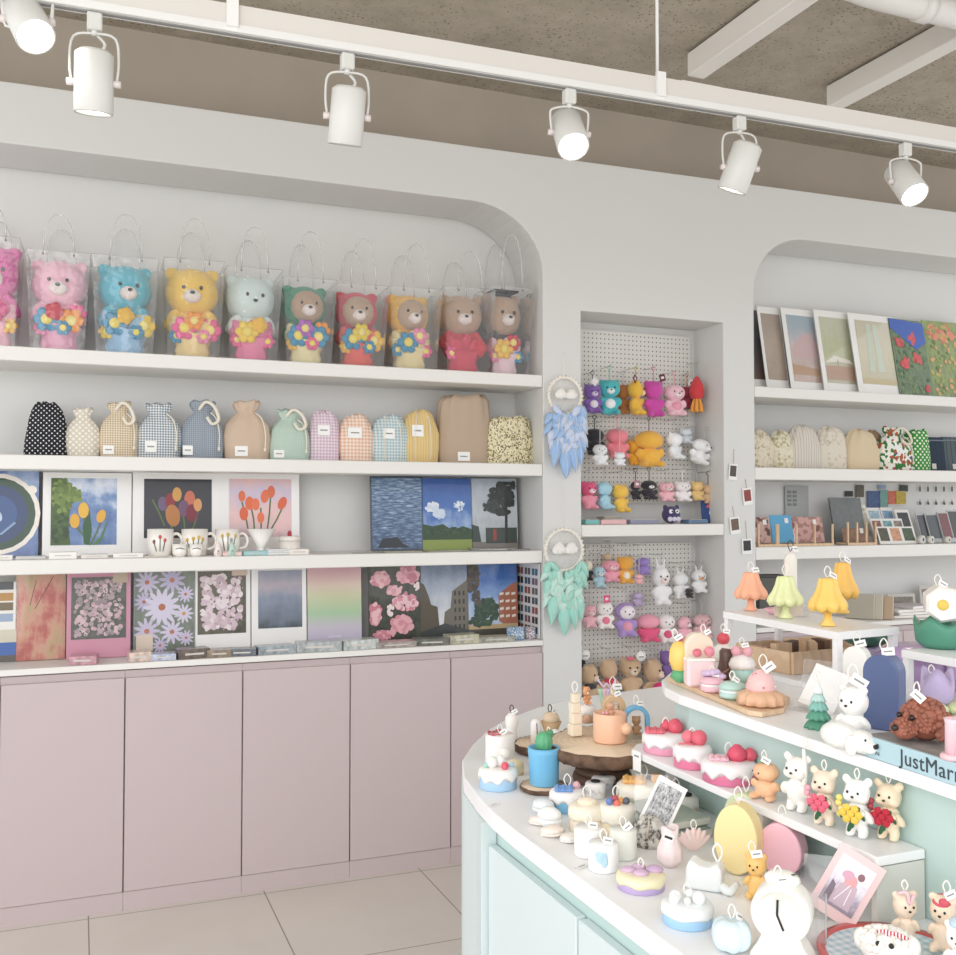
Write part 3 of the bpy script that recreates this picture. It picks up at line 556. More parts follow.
for k,(u0,u1,vt,c) in enumerate([(352,385,553,'#8d8f88'),(383,420,551,'#a9a48c'),(424,468,550,'#8f9078'),(470,514,548,'#7d7f7c'),(505,528,549,'#6e716e')]):
    box_item('photo_card_pile',['grey pile of photo cards at the left under the sea photo','pile of photo cards right under the sea photo','olive pile of photo cards under the park photo','dark pile of photo cards under the tree photo','small dark pile of photo cards beside the pillar'][k],'cards',u0,u1,vt,D+.07+.012*(k%2),Z3,mat(c,.4,var=.3,vs=60,coat=.3),.05,'photo card piles',.0005,.15*(k%3-1))
# ================================================================ worktop posters
G5='posters leaning on the worktop'; yw=D+.20
def poster(lab,u0,u1,vt,pic,bord=(0,0,0,0),**k): return printc('poster',lab,'poster',u0,u1,vt,k.pop('y',yw),ZT,pic,bord,group=G5,h=min(.345,k.pop('h',.335)),lean=.06,**k)
multi=[('p',[(.05,a),(.9,a),(.9,a+.1),(.05,a+.1)],c) for a,c in ((.9,'#3a4148'),(.76,'#b0823a'),(.64,'#6a5a3c'),(.5,'#8fa2bc'))]
poster('narrow sheet of small stacked photos at the far left',-20,17,587,mat('#e0ded8',.4,coat=.5),motif=multi+[('p',[(0,.24),(1,.24),(1,.4),(0,.4)],'#c9c4b0'),('e',.35,.34,.2,.2,0,'#f0ece0'),('p',[(0,0),(1,0),(1,.24),(0,.24)],'#3a62a8'),('p',[(0,0),(1,0),(1,.08),(0,.08)],'#5a544c')],h=.30)
poster('blurred red and gold abstract poster in a clear sleeve',16,66,577,gradpic([(.3,'#8e3a38'),(.42,'#b05a50'),(.52,'#c49078'),(.6,'#b09a70'),(.72,'#b8605a')],.1,2.2),motif=[('l',[(.75,.95),(.55,.75),(.38,.58)],.012,'#4a2a28'),('l',[(.4,.9),(.28,.62)],.012,'#5a3a34')])
poster('pink bordered poster of small grey blossoms',67,131,577,gradpic([(.3,'#3a4038'),(.6,'#5a5c54')],.1,8),(.07,.07,.22,.07),frame='#c98aa0',motif=field(210,.05,['#c8a8b0','#b8a0a8','#a8989c','#d0b8bc','#97888a'],1)+field(60,.02,['#7c6a64','#4a5044'],5)+[('p',[(.75,.9),(1.03,.9),(1.03,1.07),(.75,1.07)],'#bcaa96')],y=yw-.03)
poster('close up poster of pale lilac daisies',134,196,576,gradpic([(.3,'#5e6a5c'),(.6,'#7e8678')],.1,8),(.02,.02,.02,.02),frame='#8f9aa0',motif=daisy(.2,.86,.2,'#c4bcd4','#b8705a')+daisy(.62,.88,.22,'#bcb4d0','#b87860',a0=.2)+daisy(.85,.7,.14,'#c8c0d8','#b8705a')+daisy(.15,.62,.16,'#bab2cc','#a86858')+daisy(.45,.55,.3,'#d2ccdf','#b06a4c',14)+daisy(.82,.46,.16,'#d0cadc','#c09050')+daisy(.2,.26,.22,'#c4bcd4','#b8705a')+daisy(.62,.24,.2,'#cdc6dc','#b8705a',a0=.3)+daisy(.86,.16,.13,'#c8c0d8','#b8705a')+daisy(.42,.08,.13,'#bcb4d0','#b87860')+[('p',[(.02,.02),(.3,.02),(.3,.22),(.02,.22)],'#d8c8b8')])
poster('white bordered poster of dense pale blossoms',194,251,574,gradpic([(.3,'#46443a'),(.6,'#66604c')],.1,8),(.07,.08,.2,.04),motif=field(150,.075,['#e0cfd4','#d2bcc6','#c8b0ba','#e8dcdf'],2)+field(40,.02,['#c4a08c','#5a5444'],6)+[('p',[(.7,.92),(1.02,.92),(1.02,1.05),(.7,1.05)],'#d4c0b0')])
poster('white bordered poster of evening clouds over a dark sea',252,307,573,gradpic([(.15,'#3c4448'),(.3,'#6c7684'),(.5,'#8892a6'),(.65,'#b0a4ac'),(.85,'#8c96ac')],.6,3),(.12,.08,.24,.05))
poster('soft rainbow gradient poster from pink to lilac',308,362,570,gradpic([(.05,'#c4bcd4'),(.22,'#c8c0cc'),(.4,'#aac8a4'),(.6,'#c8cca8'),(.75,'#d8c4b4'),(.95,'#d8aab4')],1.,2),motif=[('l',[(.38,.1),(.62,.1)],.03,'#d8d0e0')])
poster('poster of pink roses on a dark bush',369,422,570,gradpic([(.3,'#2a2e28'),(.6,'#4a4c40')],.1,9),(0,.0,.0,.0),motif=scatter(.22,.8,.16,.08,46,.06,['#dc9ca8','#e8bcc0','#cc8896'],1)+scatter(.75,.85,.18,.1,60,.06,['#dc9ca8','#e8b4bc','#c88090'],2)+scatter(.5,.66,.14,.05,26,.05,['#d8a0aa','#e8bcc0'],3)+scatter(.1,.35,.1,.14,40,.06,['#dc98a6','#e8bcc0','#c87c8c'],4)+scatter(.7,.5,.22,.1,60,.055,['#dc98a6','#eac4c8','#cc8494'],5)+scatter(.62,.22,.2,.1,50,.065,['#e4acb4','#d4909c'],6)+scatter(.3,.1,.2,.05,30,.05,['#cc8494','#e0a8b0'],7)+scatter(.4,.4,.06,.06,12,.04,['#ecdcdc'],8)+scatter(.9,.7,.05,.04,8,.035,['#ecdcdc'],9))
poster('poster of a street between old grey buildings',421,469,568,gradpic([(.3,'#dfe0e4'),(.55,'#a8b2c0'),(.8,'#6c7c98')],.55,3),motif=[('p',[(0,.05),(0,.75),(.08,.72),(.18,.55),(.22,.45),(.35,.42),(.4,.05)],'#5a5246'),('p',[(.45,.05),(.5,.35),(.62,.4),(.66,.62),(.95,.75),(1,.8),(1,.05)],'#6f695e'),('p',[(0,0),(1,0),(1,.1),(.5,.2),(0,.1)],'#3c4040')]+[('p',[(.7+.09*i,.12+.11*j),(.74+.09*i,.12+.11*j),(.74+.09*i,.18+.11*j),(.7+.09*i,.18+.11*j)],'#33332f') for i in range(3) for j in range(5)])
poster('poster of a brick apartment block behind a green tree',468,518,566,gradpic([(.3,'#d8e0ea'),(.5,'#7fa0d0'),(.7,'#3466b0')],.5,3.5),motif=[('p',[(0,0),(1,0),(1,.12),(0,.12)],'#4a4a40'),('p',[(0,.1),(1,.1),(1,.16),(0,.16)],'#c0a880'),('p',[(.62,.2),(.62,.55),(.85,.68),(1,.72),(1,.16),(.7,.16)],'#a8684e')]+[('p',[(.64+.12*i,.24+.1*j),(.72+.12*i,.25+.1*j),(.72+.12*i,.285+.1*j),(.64+.12*i,.275+.1*j)],'#e6ddd4') for i in range(3) for j in range(4)]+scatter(.38,.33,.22,.17,120,.05,['#2f4a36','#3c5a40','#26402e'],1)+scatter(.18,.2,.13,.06,30,.04,['#354f38','#2c4430'],2)+scatter(.1,.8,.13,.2,70,.045,['#3c3630','#4c443a','#5a4c40'],3)+scatter(.16,.52,.08,.12,26,.04,['#463e36','#5a5048'],4))
st=[]
for i in range(3):
    for j in range(7):
        c=['#8a4a4c','#2a4a5c','#5c5a54','#7a5c66','#3c6c84','#2c2c30'][(i*2+j*1)%6]
        for q in range(2): st.append(('p',[(.08+.31*i+.13*q,.06+.13*j),(.18+.31*i+.13*q,.06+.13*j),(.18+.31*i+.13*q,.15+.13*j),(.08+.31*i+.13*q,.15+.13*j)],c))
o=T('poster','white sheet of tiny photo stickers beside the pillar','poster',(1.892,D+.145,ZT+.003),-PI/2,G5,rx=0); pc=bx('picture',o,(0,0,.165),(.25,.003,.33),mat('#e6e6e8',.4,coat=.4)); sb=shapes(pc,'motif',.25,.33,0,st); sb.location=(0,-.002,0)
G6='flat packs of cards at the worktop edge'
for k,(u0,u1,vt,c,lab) in enumerate([(70,98,655,'#b98a94','rose coloured film pack in front of the pink bordered poster'),(128,150,651,'#cdb8ac','beige card pack by the foot of the daisy poster'),(150,176,653,'#b4bcd0','pale blue card pack in front of the daisy poster'),(176,208,648,'#6c6058','brown card pack fanned in front of the dense blossom poster'),(206,230,649,'#8c7c6a','tan card pack fanned in front of the dense blossom poster'),(228,256,648,'#5c646c','dark grey card pack between the blossom and sea posters'),(256,294,645,'#9aa4aa','grey blue card pack in front of the evening sea poster'),(296,340,641,'#a9b0b0','thick clear box of cards before the gradient poster'),(340,376,639,'#c2c8c6','lower clear box of cards before the gradient poster'),(374,414,641,'#a39a94','pale card pack before the rose poster'),(414,447,638,'#6e706a','grey card pack under the street poster'),(446,476,634,'#b8b6a0','cream topped card box between street and brick block posters'),(476,512,636,'#a2a298','flat clear card pack before the brick block poster')]):
    box_item('card_pack',lab,'card pack',u0,u1,vt,D+.055,ZT,mat(c,.3,var=.35,vs=50,coat=.5),.075,G6,.001,.08*((k*3)%5-2))
for u0,u1,c,lab in ((507,517,'#7c98b8','blue patterned tape roll left of its twin beside the pillar'),(513,524,'#88a6c4','lighter blue patterned tape roll standing behind the first'),(525,535,'#a8949c','mauve patterned tape roll nearest the pillar')):
    P,w,h=S(u0,u1,626,D+.05 if 'twin' in lab else D+.08,ZT); P,w,h=S(u0,u1,627,D+.06,ZT); o=T('tape_roll',lab,'tape roll',P,0,'patterned tape rolls'); b=B(); b.lathe([(w*.5,0),(w*.5,h),(w*.28,h),(w*.28,0)],speckle([(0,c),(.5,'#dfe4e8'),(.75,c)],260),24); b.out('roll',o)
# ================================================================ niche: pegboards and hanging plush
def pegmat():
    n=N('pegboard',.7)
    fx=n.op('SUBTRACT',n.op('FRACT',n.op('MULTIPLY',n.x,1/.0222)),.5); fz=n.op('SUBTRACT',n.op('FRACT',n.op('MULTIPLY',n.z,1/.0222)),.5)
    d=n.op('ADD',n.op('MULTIPLY',fx,fx),n.op('MULTIPLY',fz,fz)); return n.done(n.mix(n.op('LESS_THAN',d,.022),'#dcdad4','#3c3a38'))
PEG=pegmat(); HOOKM=mat('#c8c8c6',.3,metal=.8)
def pegboard(z0,z1,lab):
    o=T('pegboard',lab,'pegboard',(2.455,NB-.012,z0),group='white pegboards in the wall niche')
    bx('perforated_panel',o,(0,0,(z1-z0)/2),(.72,.008,z1-z0),PEG); return o
xr=Py(689,400,NB).x
def peg(z0,z1,lab):
    o=T('pegboard',lab,'pegboard',((2.095+xr)/2,NB-.012,z0),group='white pegboards in the wall niche'); bx('perforated_panel',o,(0,0,(z1-z0)/2),(xr-2.095,.008,z1-z0),PEG); return o
PB1=peg(ZN+.10,Py(640,334,NB).z,'upper white pegboard full of hanging plush keychains'); PB2=peg(.66,Py(640,543,NB).z,'lower white pegboard full of hanging plush keychains')
YK=D+.13
def hook(P):
    par=PB1 if P.z>ZN else PB2; b=B(); l=Vector(par.location)
    a=Vector((P.x,NB-.02,P.z))-l; c=Vector((P.x,P.y-.01,P.z))-l
    b.tube([a,c,c+Vector((0,-.004,.012))],.0018,HOOKM,5); b.out('hook',par)
GK='hanging plush keychains'
def key(u0,u1,vt,vb,c,lab,ears='round',muz=None,turn=0,facing=True,y=YK,hang=12,W=1.15,headm=None,belly=None,tag=None,rz=0,ringc='#c9c9c9',tilt=0,hood=None):
    P=Py((u0+u1)/2,vb,y); s=ppm(P); H=(vb-vt)*s*1.04; w=(u1-u0)*s*1.12
    o=T('plush_keychain',lab,'plush keychain',P,rz-.15,GK); o.rotation_euler.y=tilt
    figure(o,H,c,W=min(1.5,max(.8,w/(H*.62))),ears=ears,pose='sit',muz=muz,faceup=facing,vox=H/20,headm=headm,belly=belly,turn=turn,hood=hood)
    r=.009; zt=H*1.0 if ears!='long' else H*1.15; b=B(); hz=max(zt+.02,H+hang*s)
    b.tube([(math.cos(a)*r,0,hz-r+math.sin(a)*r) for a in [2*PI*k/12 for k in range(12)]],.0016,mat(ringc,.3,metal=.6),5,closed=True); b.tube([(0,0,H*.93),(0,-.002,hz-2*r)],.0022,mat(ringc,.5),5); b.out('key_ring',o)
    hook(Vector((P.x,P.y,P.z+hz-.004)))
    if tag:
        tx,tz,tc,ta=tag; b=B(); b.T=Matrix.Translation((tx*H,-.22*H,tz*H))@Euler((0,ta,.15)).to_matrix().to_4x4(); b.box((0,0,0),(.032,.0015,.034),paper(tc)); b.box((0,-.001,0),(.016,.001,.012),mat('#33333a' if tc=='#f6f6f4' else '#e8e0e0',.5)); b.out('paper_tag',o)
    return o
key(583,602,384,414,'#7b55a8','purple plush bear keychain, first in the top row',ringc='#55555a',belly='#e6dde6',muz='#d8c8e4',tag=(0,1.02,'#e0dcdc',.6))
key(598,621,379,416,'#3fb2ba','turquoise plush bear keychain in the top row',ringc='#7fc8bc',belly='#f2f2f2',muz='#dff0f0',rz=-.2)
key(626,645,380,416,'#eab437','yellow plush bear keychain seen from the side, top row',turn=.9,muz='#f3dca0',ringc='#d8c050',tag=(-.35,.95,'#6a2a34',.7),rz=.6)
key(616,630,384,415,'#a8662c','brown plush keychain half hidden behind the yellow one',facing=False,y=YK+.05,W=.9)
key(643,664,380,418,'#c73fa0','magenta plush keychain seen from behind, top row',facing=False,ringc='#e08ab0',tag=(.15,1.0,'#5a2230',-.3))
key(663,686,384,417,'#eec0cc','pale pink cat eared plush keychain in the top row',ears='cat',muz='#f8dfe4',ringc='#e8a0b0',belly='#e89aac')
key(680,694,386,410,'#8a2236','dark red plush keychain partly behind the pale pink cat',facing=False,y=YK+.05,ringc='#c09040',tag=(.1,1.05,'#f6f6f4',.5))
# red knitted bell with orange tassels
P=Py(697,412,YK); s=ppm(P); o=T('tassel_keychain','red bell shaped plush keychain with orange tassels','plush keychain',P,-.1,GK)
b=B(); b.lathe([(0,36*s),(.010,35*s),(.03,27*s),(.036,20*s),(.030,14*s),(.01,12*s),(0,12*s)],plushm('#d23238'),24,fn=lambda a,i,r,z:(r*(1+.08*math.sin(5*a)),z)); b.out('bell',o)
for k in range(6):
    a=k*PI/3; b=B(); b.tube([(math.cos(a)*.012,math.sin(a)*.012,14*s),(math.cos(a)*.022,math.sin(a)*.02,7*s),(math.cos(a)*.026,math.sin(a)*.022,0)],[.005,.009,.011],plushm('#eda03c'),8); b.out('tassel',o)
b=B(); b.tube([(0,0,34*s),(0,0,50*s)],.002,HOOKM,5); b.out('key_ring',o); hook(Vector((P.x,P.y,P.z+50*s)))
key(584,605,428,456,'#1f1f24','black plush bunny keychain, second row far left',ears='cat',facing=False,ringc='#222222',y=YK)
key(592,608,444,466,'#eceef0','small white star faced plush below the black one',ears='cat',y=YK-.05,W=1.3,hang=22)
key(605,629,428,459,'#ee7f8c','coral pink plush with a pointed hood, second row',ears='cat',muz=None,ringc='#e8a0b0',facing=False)
key(612,627,452,466,'#eef0f4','small white cloud shaped plush under the coral one',ears='round',facing=False,y=YK-.05,W=1.5,hang=24)
key(627,640,440,466,'#e8a226','amber plush leaning behind the yellow dog keychain',facing=False,y=YK+.03)
key(634,664,430,468,'#f0b43e','big honey yellow floppy eared plush seen from behind',ears='flop',facing=False,ringc='#4a4240',W=1.1)
key(664,684,432,460,'#eceef2','white plush with pale blue scarf, second row',ears='round',muz=None,rz=.6,facing=False,headm='#f4f6f8')
key(684,709,438,464,'#f1f1f2','white plush puppy with floppy ears facing sideways',ears='flop',muz='#f8f8f8',turn=.5,tilt=.3)
key(678,693,428,444,'#dfe6ee','small white round plush tucked above the puppy',ears='round',facing=False,y=YK+.05,W=1.3)
key(579,598,481,510,'#ee94a8','pink plush with dark pink hood, third row far left',ears='round',hang=10,headm='#e0507c',muz='#fbe8e6',rz=.2)
key(594,614,481,510,'#a5d4e6','pale blue plush seen from the side, third row',facing=False,ears='flop',rz=.8)
key(611,630,484,513,'#f2c24a','golden plush keychain with a tuft on its head',muz=None,rz=.5,facing=False)
key(630,641,481,500,'#222026','black plush pouch keychain with a rosy label',ears='none',facing=False,ringc='#222222',tag=(0,.8,'#a87880',.05))
key(640,658,480,500,'#26242b','black cat eared plush keychain with a white muzzle',ears='cat',muz='#f6f4f4',ringc='#222222',W=1.3)
key(657,675,482,502,'#f2b9c2','blush pink round plush bear keychain, third row',muz='#fbe6e6',W=1.3)
key(673,692,481,502,'#f4eff0','white plush with rosy ears, third row',muz=None,W=1.4,ringc='#f0f0f0')
key(690,704,481,501,'#e9c27c','sand yellow plush near the right end of the third row',muz=None,W=1.2,facing=False)
key(702,714,484,504,'#d9b48c','tan plush at the right end of the third row',facing=False,W=1.1,ringc='#6a4038')
P=Py(671,518,D+.08); P.z=ZN+.001; o=T('owl_plush','round indigo plush owl sitting on the niche shelf','plush owl',P,-.1); 
b=B(); b.ell((0,0,.042),(.046,.038,.042),plushm('#39335e')); 
for s_ in (-1,1): b.ell((s_*.03,0,.076),(.012,.01,.014),plushm('#39335e'))
b.out('body',o,remesh=.003)
for s_ in (-1,1): q=B(); q.ell((s_*.016,-.032,.058),(.011,.006,.011),mat('#f2f2f4',.5)); e=q.out('eye',o); q=B(); q.ell((s_*.013,-.039,.058),(.004,.002,.004),BLACK); q.out('pupil',e)
for k in range(3): el('belly_scallop',o,((k-1)*.022,-.034,.022),(.013,.006,.012),plushm('#cfc8dc'))
GS='flat goods lying on the niche shelf'
def flat(u0,u1,vt,c,lab,y,z=ZN,dep=.07,g=GS): 
    P,w,h=S(u0,u1,vt,y,z); o=T('flat_pack',lab,'packet',(P.x,P.y,z+.001),.05,g); bx('packet_body',o,(0,0,max(h,.005)/2),(w,dep,max(h,.005)),mat(c,.5),.002); bx('seal_strip',o,(0,-dep/2+.006,max(h,.005)+.0006),(w*.9,.006,.001),mat('#eeeeec',.5))
flat(582,596,520,'#79b8b4','flat teal case at the left of the niche shelf',D+.06)
flat(597,623,520,'#e4b8ba','flat pink case on the niche shelf',D+.06)
flat(626,655,520,'#8c8fa4','flat dusky blue pack in the middle of the niche shelf',D+.06)
flat(600,618,517,'#b4ab9c','beige paper pack behind the pink case',D+.16)
flat(684,704,520,'#5d7894','flat steel blue pack right of the owl',D+.06)
P,w,h=S(703,722,498,D+.12,ZN); o=T('zip_pouch','small navy pouch with red and pink drawing leaning at the niche side','pouch',(P.x,P.y,ZN+.001),-.1,rx=-.15); bx('pouch_body',o,(0,0,h/2),(w,.02,h),mat('#34508a',.6),.006)
q=B(); q.tube([(-w*.3,-.012,h*.6),(0,-.012,h*.85),(w*.3,-.012,h*.95)],.006,mat('#d87478',.6)); q.ell((0,-.012,h*.4),(w*.2,.002,h*.16),mat('#e8e8ee',.6)); q.out('printed_shape',o)
# lower board
key(582,593,560,581,'#1e1e22','small black plush with cream head, lower board far left',ears='none',headm='#ece4cc',facing=False,ringc='#dddddd')
key(592,606,566,588,'#aed0dc','square pale blue plush face keychain',ears='none',muz='#f2f6f8',W=1.4)
key(600,621,560,582,'#ef9db0','pink plush with a tan cap, lower board',headm='#ef9db0',muz='#fbe4e2',ears='flop')
key(602,614,553,568,'#d7bc98','small tan round plush above the pink one',ears='none',facing=False,y=YK+.05,W=1.5)
key(616,634,556,584,'#e8a53a','orange plush bear with cream belly, lower board',facing=False,belly='#f2e4c8')
key(635,651,557,575,'#8f78be','violet plush pouch with a white cord, lower board',ears='none',facing=False,W=1.5,ringc='#eeeeee')
key(633,645,574,584,'#efb2ba','tiny pink star plush under the violet pouch',ears='none',facing=False,y=YK-.04,W=1.5,hang=18)
key(651,671,566,606,'#f0f0f0','large white plush bunny with long ears, lower board',ears='long',muz='#f6dcdc',hang=8,W=.95)
key(672,689,572,599,'#eeeeee','white plush bunny seen from behind with a dark collar',ears='long',facing=False,hang=6)
key(684,694,588,598,'#2a2426','small dark brown plush flower by the middle bunny',ears='none',y=YK-.05,facing=False,W=1.6,hang=20)
key(691,707,570,593,'#f2f2f2','white plush bunny with tan muzzle at the niche side',ears='long',muz='#e3a682',hang=6)
key(582,597,605,628,'#ecb2bc','pale pink plush at the far left of the lower middle row',muz='#f8e4e4')
key(595,614,601,629,'#f4f0ee','white plush kitten in a pink outfit with a rose label',ears='cat',belly='#e87a94',muz=None,tag=(0,1.05,'#d8547c',0))
key(614,637,602,637,'#a98ccd','lilac hooded plush keychain with pale face',hood='#f4eef2',ears='cat',muz=None,W=1.1,belly='#e89ab4')
key(631,645,592,606,'#c9b8dc','small lavender heart pouch above the pink plush',ears='none',facing=False,y=YK+.06,W=1.4)
key(636,660,614,642,'#e2517c','deep pink plush with its pale face turned down',ears='flop',headm='#f3a0b4',muz=None,facing=False,W=1.2)
key(656,676,614,643,'#f3eeee','white plush with a red bow over one ear',ears='cat',muz=None,belly='#dc5478')
key(676,692,616,641,'#f2b6c4','light pink long eared plush facing right',ears='flop',muz='#f8dce2',turn=.6)
key(692,712,614,638,'#e6b8bc','rosy plush keychain leaning on the niche side',ears='cat',muz=None)
for k,(u0,u1,vt,vb,lab,cc) in enumerate([(578,600,664,704,'tan plush teddy bear turned right at the lower left of the niche','#2c2c30'),(598,619,658,700,'tan plush teddy bear looking away with a red scarf','#cc2c44'),(619,642,656,698,'tan plush teddy bear facing front with a pink bow on its head','#d8607c'),(641,664,658,704,'tan plush teddy bear holding a magenta heart','#d81e70')]):
    o=key(u0,u1,vt,vb,'#c9a885',lab,muz='#ead6bf',turn=[.7,-2.6,0,.8][k],y=D+.14,hang=8,W=1)
    H=(vb-vt)*ppm(Py((u0+u1)/2,vb,D+.14))
    if k in(1,3,0): el('collar' if k!=3 else 'heart_cushion',o,(0.08*H*(k==3),-.12*H-(.12*H if k==3 else 0),.46*H-(.08*H if k==3 else 0)),(.17*H,.12*H,.08*H if k!=3 else .13*H),plushm(cc))
    else: el('bow',o,(-.1*H,-.05,.98*H),(.09*H,.04*H,.05*H),plushm('#d8607c'))
key(662,670,650,680,'#7a5a9c','deep purple plush beside the heart holding bear',facing=False,y=D+.16)
key(576,586,655,676,'#2a282c','black plush head behind the leftmost teddy bear',facing=False,y=D+.2,ears='none')
for u,v,lab in ((585,655,'round white paper disc label at the left of the lower pegboard'),(641,656,'round clear label above the heart holding bear')):
    P=Py(u,v,YK-.05); o=T('round_label',lab,'label',P,-.1,'round paper labels'); b=B(); b.T=Matrix.Rotation(PI/2,4,'X'); b.lathe([(0,0),(.024,0),(.024,.002),(0,.002)],paper('#ecebe8'),24); b.out('disc',o); bx('printed_line',o,(0,-.003,-.004),(.024,.001,.004),mat('#55555a',.5)); b=B(); b.tube([(0,0,.02),(0,.03,.035),(0,NB-.02-P.y,.04)],.001,STRING,4); b.out('string',o)
flat(664,700,692,'#b64a58','red patterned packet low in the niche',D+.08,.601,.08,'packets low in the niche'); flat(666,692,684,'#ece2e4','white and pink packet behind the red one low in the niche',D+.18,.601,.05,'packets low in the niche')
# ================================================================ dreamcatchers on the pillar
def catcher(uc,v0,v1,vb,vs,col1,col2,lab):
    y=D-.022; c=Py(uc,(v0+v1)/2,y); s=ppm(c); R=(v1-v0)*s/2*.97
    o=T('dreamcatcher',lab,'dreamcatcher',c,0,'feather dreamcatchers on the pillar')
    b=B(); W_=mat('#efeae0',.9)
    b.tube([(math.cos(a)*R,0,math.sin(a)*R) for a in [2*PI*k/32 for k in range(32)]],.006,W_,8,closed=True)
    for k in range(30):
        a=2*PI*k/30; b.ell((math.cos(a)*(R+.005),-.003,math.sin(a)*(R+.005)),(.0062,.006,.0062),W_,8,5)
    b.out('lace_ring',o)
    b=B()
    for k in range(10):
        a=2*PI*k/10; a2=a+2*PI*4/10; b.tube([(math.cos(a)*R,0,math.sin(a)*R),(math.cos(a2)*R,0,math.sin(a2)*R)],.0007,W_,4)
    b.out('web',o)
    for dx in (-.33,.33):
        b=B()
        for (x,z,r) in ((0,0,.3),(-.2,-.08,.2),(.2,-.06,.2),(0,.14,.17)): b.ell((R*(dx+x*.9),-.012,R*(.08+z)),(R*r,R*r*.6,R*r),plushm('#f1efea'),10,7)
        b.out('fluffy_cloud',o)
    b=B(); zt=(Py(uc,vs,y)-c).z; b.tube([(0,0,R),(0,.01,zt)],.001,STRING,4); b.out('string',o)
    zb=(Py(uc,vb,y)-c).z; fm=[mat(x,.8,sheen=.3) for x in (col1,col2)]
    rnd=random.Random(int(uc+v0))
    def feather(x,z0,L,w,ang,m,yy):
        b=B(); n_=9; vs_=[];fs=[]
        for i in range(n_+1):
            t=i/n_; hw=w*math.sin(PI*min(1,t**.75))**.8*(1-.15*t)
            jag=rnd.uniform(.82,1.1); bend=.012*math.sin(PI*t)
            px=x+math.sin(ang)*L*t; pz=z0-math.cos(ang)*L*t; cx,cz=math.cos(ang),math.sin(ang)
            vs_+= [(px-cx*hw*jag,yy-bend*.3,pz-cz*hw*jag),(px,yy-bend-.002,pz),(px+cx*hw*jag,yy-bend*.3,pz+cz*hw*jag)]
        for i in range(n_): k=i*3; fs+=[(k,k+3,k+4,k+1),(k+1,k+4,k+5,k+2)]
        b.add(vs_,fs,m,True); b.tube([(x,yy-.001,z0+.004),(x+math.sin(ang)*L*.5,yy-.016,z0-math.cos(ang)*L*.5),(x+math.sin(ang)*L,yy-.004,z0-math.cos(ang)*L)],.0009,W_,4)
        f=b.out('feather',o); q=f.modifiers.new('thick','SOLIDIFY'); q.thickness=.001
    # strings with tiers of feathers
    for k in range(5):
        x=(k-2)*R*.42; b=B(); zz=-math.sqrt(max(0,R*R-x*x)); b.tube([(x,0,zz),(x,0,zb*.72)],.001,STRING,4); b.out('string',o)
        for t in (.0,.16,.32,.48,.64):
            for q in (-1,1):
                if rnd.random()<.95: feather(x,zz+(zb*.72-zz)*t,rnd.uniform(.06,.085),rnd.uniform(.016,.024),q*rnd.uniform(.1,.8),fm[rnd.random()<.5],-.006-.004*rnd.random()-.003*k%3)
    Lb=abs(zb)*.36
    for x,dz,w,a in ((-.6,.12,.03,-.14),(-.1,0,.034,.02),(.35,.07,.03,.12),(.7,.16,.026,.1)): feather(x*R,zb*(.62-dz),Lb,w,a,fm[1],-.018)
catcher(565,377,414,481,352,'#ccd8f0','#9fc0e8','ice blue feather dreamcatcher, the upper one on the white pillar')
catcher(564,529,571,638,480,'#c2e8de','#a2dccf','mint green feather dreamcatcher, the lower one on the white pillar')
# tiny photo cards on the pillar
for k,(u0,u1,vt,vb,c,ta,vs) in enumerate([(728,738,463,481,'#4c453c',.08,448),(742,753,487,506,'#8a3a34',-.12,478),(729,741,516,535,'#6a5546',-.12,505),(741,753,538,555,'#26282c',-.04,520)]):
    P=Py((u0+u1)/2,(vt+vb)/2,D-.006); s=ppm(P); o=T('photo_charm',['topmost tiny photo card hanging on the pillar by the right bay','second tiny photo card on a red string at the bay edge','third tiny photo card, tilted, left of the lowest','lowest tiny photo card with a black picture at the bay edge'][k],'photo card',P,0,'tiny photo cards on the pillar'); o.rotation_euler.y=ta
    w,h=(u1-u0)*s,(vb-vt)*s*.9; bx('card',o,(0,0,0),(w,.002,h),paper('#f0efec')); bx('photo',o,(0,-.0015,h*.06),(w*.74,.001,h*.66),mat(c,.4,var=.4,vs=120)); b=B(); b.tube([(0,0,h/2),(0,.003,(vt-vs)*s+h/2)],.0009,mat('#a04a40' if k==1 else '#8a7a6a',.8),4); b.out('string',o)
# ================================================================ right bay
GR='pictures standing on the top shelf of the right bay'
def rb(lab,u0,u1,vt,pic,bord,**k):
    return printc('framed_picture',lab,'picture',u0,u1,vt,k.pop('y',D+.18),2.089,pic,bord,group=GR,lean=.17,**k)
def hazy(a,b_,c,sc=3): return gradpic([(.3,a),(.5,b_),(.7,c)],.5,sc,coat=1)
rb('dark picture half hidden by the bay edge',741,768,300,hazy('#6a5850','#5c5a60','#7a7478'),(.02,.02,.14,.08),y=D+.22,rz=.06)
rb('white framed picture in plain dusty brown, second from the bay edge',766,790,305,hazy('#a8988a','#b3a598','#a89a90'),(.12,.05,.14,.08),y=D+.19,rz=.06)
rb('white framed picture of a pink pavilion under a blue grey sky',790,825,307,hazy('#c0a89c','#c8bcbc','#9fb0bc'),(.12,.06,.13,.08),rz=.06,motif=[('p',[(0,.1),(1,.1),(1,.2),(0,.26)],'#b89880'),('p',[(.1,.35),(.1,.5),(.4,.68),(.7,.75),(1,.6),(1,.35)],'#c8aeb0')],y=D+.17)
